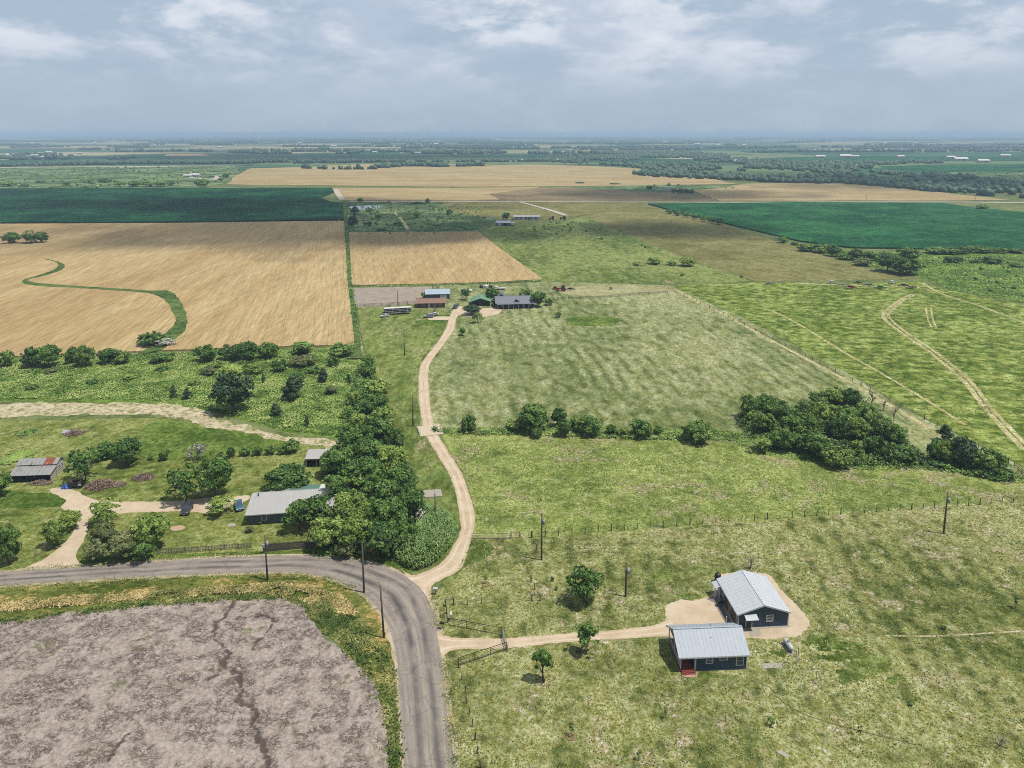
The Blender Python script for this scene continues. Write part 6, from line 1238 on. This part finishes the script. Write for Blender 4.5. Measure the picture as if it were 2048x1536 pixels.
# ---- farm machinery
def tractor(label, loc, rz, col, group=None, s=1.0):
    t = thing('tractor', label, 'tractor', loc, rz, group)
    b = MB(); b.box(-1.9, .2, -.4, .4, .8, 1.5); b.build('bonnet', col, t); MB().box(.2, 1.6, -.65, .65, .8, 1.25).build('chassis', col, t)
    MB().box(.25, 1.5, -.7, .7, 1.25, 2.4).build('cab', GLASS, t); MB().box(.15, 1.6, -.78, .78, 2.4, 2.55).build('cab_roof', col, t)
    for x, y, r_ in ((1.0, .85, .8), (1.0, -.85, .8), (-1.5, .7, .45), (-1.5, -.7, .45)):
        w = MB(); w.tube([(x, y - .2, r_), (x, y + .2, r_)], r_, 14); w = w.build('wheel', TYRE, t); q = MB(); q.tube([(x, y - .21, r_), (x, y + .21, r_)], r_ * .5, 8); q.build('rim', col, w)
    MB().tube([(-1.2, .2, 1.5), (-1.2, .2, 2.1)], .05, 6).build('exhaust', BLACKM, t)
    t.scale = (s, s, s); return t
REDM = paint('red_machine_paint', C(176, 40, 34), .45); GRNM = paint('green_machine_paint', C(50, 110, 56), .45); YELM = paint('yellow_machine_paint', C(206, 168, 50), .45)
tractor('red tractor on the pasture right of the grey roofed house', P(1122, 582, .04), R(10), REDM, s=1.3)
tractor('small red machine by the far white house, left one', P(1103, 439, .3), R(10), REDM, s=1.4); tractor('larger red machine by the far white house, right one', P(1126, 439, .3), R(-10), REDM, s=1.6)
def implement(px, py, label, mat, L, rz, seed):
    r2 = random.Random(seed); t = thing('farm_implement', label, 'implement', P(px, py, .04), rz, 'farm implements')
    b = MB(); b.bar((-L / 2, -.6, .7), (L / 2, -.6, .7), .18); b.bar((-L / 2, .6, .7), (L / 2, .6, .7), .18); b.bar((-L / 2, -.6, .7), (-L / 2, .6, .7), .18); b.bar((L / 2, -.6, .7), (L / 2, .6, .7), .18); b.bar((0, -2.4, .5), (-.5, -.6, .7), .14); b.bar((0, -2.4, .5), (.5, -.6, .7), .14); b.build('frame', mat, t)
    for i in range(7): x = -L / 2 + L * i / 6; b = MB(); b.tube([(x, -.62, .7), (x, -.7, .3), (x, -.45, .02)], .06, 5); b.build('tine', BLACKM, t)
    for x in (-L / 2 - .2, L / 2 + .2): w = MB(); w.tube([(x - .1, 0, .4), (x + .1, 0, .4)], .4, 12); w.build('wheel', TYRE, t)
    MB().box(-L * .25, L * .25, -.5, .5, .8, 1.2 + r2.random() * .6).build('hopper', mat, t)
implement(1140, 580, 'dark implement right of the red tractor', BLACKM, 4.5, .2, 1); implement(1110, 579, 'black harrow left of the red tractor', BLACKM, 3, -.3, 2)
row_x = [1664, 1686, 1702, 1716, 1738, 1760, 1784, 1806, 1822]
mats = [WHITEP, TIN, REDM, BLACKM, GREYW, GRNM, WHITEP, BLACKM, WOODP]
for i, x in enumerate(row_x): implement(x, 567 + (i % 3) * 5, '%s old implement from the left in the machinery row above the hay meadow' % ORD[i], mats[i], 4 + (i * 37 % 3), (i * 1.3) % 1.2 - .6, i)
implement(1540, 568, 'lone pale implement left of the machinery row', TIN, 4, .3, 21)
# white bits near the upper homestead
t = thing('grain_feeder', 'white and black feed bins on the grass above the homestead', 'feeder', P(974, 576, .04))
for i, (x, m) in enumerate(((-3.2, BLACKM), (-.6, WHITEP), (2.0, BLACKM))): MB().tube([(x, 0, 0), (x, 0, 1.4), (x, 0, 2.0)], [1.1, 1.1, .3], 12).build('bin', m, t)
t = thing('flatbed_trailer', 'white flatbed trailer with mast above the homestead', 'trailer', P(1000, 579, .04)); MB().box(-3.2, 3.2, -1, 1, .7, .95).build('bed', WHITEP, t); MB().box(-.1, .1, -.1, .1, .95, 3.6).build('mast', BLACKM, t); MB().box(-2.5, -1.2, -.8, .8, .95, 1.7).build('box', WHITEP, t)
for x in (-1, 1.4):
    for y in (-1, 1): w = MB(); w.tube([(x, y - .12, .4), (x, y + .12, .4)], .4, 10); w.build('wheel', TYRE, t)
slab([(930, 583), (945, 583), (944, 580), (931, 580)], 'pale boat-shaped cover on the grass above the green roof', .6, 'cover_sheet', WHITEP)
# earth rings round the young trees
def ring(px, py, label, r_=.6):
    b = MB(); n = 12; rr = random.Random(int(px)); t = thing('earth_ring', label, 'tree ring', P(px, py, .03))
    for i in range(n):
        a = 6.283 * i / n; c = Vector((math.cos(a) * r_, math.sin(a) * r_, 0)); o = MB().box(-.14, .14, -.09, .09, -.02, .12).build('stone', plain('ring_stone', C(176, 130, 110), .9, .2, 4) if i == 0 and 'ring_stone' not in bpy.data.materials else bpy.data.materials['ring_stone'], t); o.location = c; o.rotation_euler.z = a + 1.57 + rr.uniform(-.2, .2)
ring(1087, 1363, 'stone ring round the small tree nearest the road', 1.0); ring(1142, 1474, 'stone ring round the sapling below the yard tree'); ring(972, 1168, 'stone ring round the sapling in the corner plot', .7); ring(1158, 1305, 'stone ring round the leaning forked tree', 1.0)
# barrels and grill by the shop
t = thing('black_barrel', 'black barrel smoker at the back corner of the shop', 'barrel', P(1435, 1164, .06)); MB().tube([(0, 0, 0), (0, 0, 1.6), (0, 0, 1.9)], [.6, .6, .3], 14).build('drum', BLACKM, t, True); MB().tube([(0, 0, 1.85), (0, 0, 2.3)], .08, 6).build('chimney', BLACKM, t)
t = thing('barbecue_grill', 'small dark grill on the apron beside the shop', 'grill', P(1440, 1212, .06)); MB().box(-.5, .5, -.28, .28, .7, 1.15).build('hood', BLACKM, t)
for x in (-.4, .4):
    for y in (-.2, .2): MB().box(x - .03, x + .03, y - .03, y + .03, 0, .7).build('leg', BLACKM, t)
M_SCAR = plain('scar_soil', C(104, 100, 62), .95, .3, 3)
# buried-line scars: bare strips in the grass
wheel_track([(1500, 1361), (1540, 1375), (1555, 1395), (1600, 1425), (1660, 1446), (1720, 1462), (1830, 1490)], .22, M_SCAR, .038, .1)
wheel_track([(1770, 1271), (1880, 1272), (2048, 1262), (2120, 1258)], .35, M_PALE, .038, .15)
# ------------------------------------------------------------------ the air
def haze():
    b = MB().box(-34500, 34500, -34500, 34500, -1.5, 92)
    m, nt = newmat('haze_air')
    v = node(nt, 'ShaderNodeVolumePrincipled', {'Color': (.42, .58, .74, 1), 'Density': HAZE, 'Anisotropy': 0.0})
    node(nt, 'ShaderNodeOutputMaterial', {1: v})
    o = b.build('haze', m); tag(o, 'thin bluish summer haze over the whole plain', 'haze', kind='stuff')
HAZE = 1.5e-4
haze()

# ------------------------------------------------------------------ cumulus overhead, whose shadows lie on the fields
def cloud(label, gx, gy, rx, ry, alt, seed):
    k = alt / sd.z; c = Vector((gx + sd.x * k, gy + sd.y * k, alt)); r = np.random.default_rng(seed)
    bm = bmesh.new(); bmesh.ops.create_icosphere(bm, subdivisions=5, radius=1.0)
    V = np.array([v.co[:] for v in bm.verts]); Fx = np.array([[v.index for v in f.verts] for f in bm.faces]); bm.free()
    lump = fbm(V[:, 0] * 2.2 + seed, V[:, 1] * 2.2 + V[:, 2] * 1.7, 5)
    V = V * (.72 + .6 * lump)[:, None]; V[:, 2] = np.where(V[:, 2] < 0, V[:, 2] * .25, V[:, 2] * .8)
    V = V * np.array([rx * 1.15, ry * 1.15, min(rx, ry) * .55])
    m = bpy.data.materials.get('cloud_vapour')
    if m is None:
        m, nt = newmat('cloud_vapour'); q = node(nt, 'ShaderNodeTexCoord', {}, 'Generated'); ob = wpos(nt)
        s_ = node(nt, 'ShaderNodeSeparateXYZ', {0: q}).node
        rr = mth(nt, 'SQRT', mth(nt, 'ADD', mth(nt, 'POWER', mth(nt, 'MULTIPLY', mth(nt, 'SUBTRACT', s_.outputs[0], .5), 2.0), 2.0), mth(nt, 'POWER', mth(nt, 'MULTIPLY', mth(nt, 'SUBTRACT', s_.outputs[1], .5), 2.0), 2.0)))
        d_ = mth(nt, 'ADD', rr, mth(nt, 'MULTIPLY', mth(nt, 'SUBTRACT', noise(nt, ob, .012, 5, .6), .5), 1.5))
        f_ = mrange(nt, d_, .3, .95, .58, 0)
        tr = node(nt, 'ShaderNodeBsdfTransparent'); df = node(nt, 'ShaderNodeBsdfTranslucent', {0: (.85, .86, .88, 1)})
        node(nt, 'ShaderNodeOutputMaterial', {0: node(nt, 'ShaderNodeMixShader', {0: f_, 1: tr, 2: df})})
    o = link(bpy.data.objects.new('cloud', np_mesh('cloud', V, Fx, m))); o.location = c; tag(o, label, 'cloud', kind='stuff')
cloud('fair-weather cloud high above the left wheat field', -190, 640, 270, 130, 1300, 2)
cloud('fair-weather cloud high above the far corn and brush', -330, 860, 330, 110, 1400, 5)
cloud('fair-weather cloud high above the brown stubble field', 230, 1010, 210, 120, 1300, 8)
cloud('fair-weather cloud high above the creek woodland', 800, 1250, 420, 240, 1400, 11)
cloud('fair-weather cloud high above the far plain', -600, 2600, 900, 400, 1400, 14)
cloud('fair-weather cloud high above the mown hayfield', 150, 640, 110, 70, 1300, 17)
cloud('small fair-weather cloud high above the smaller wheat field', -70, 585, 110, 48, 1300, 23)
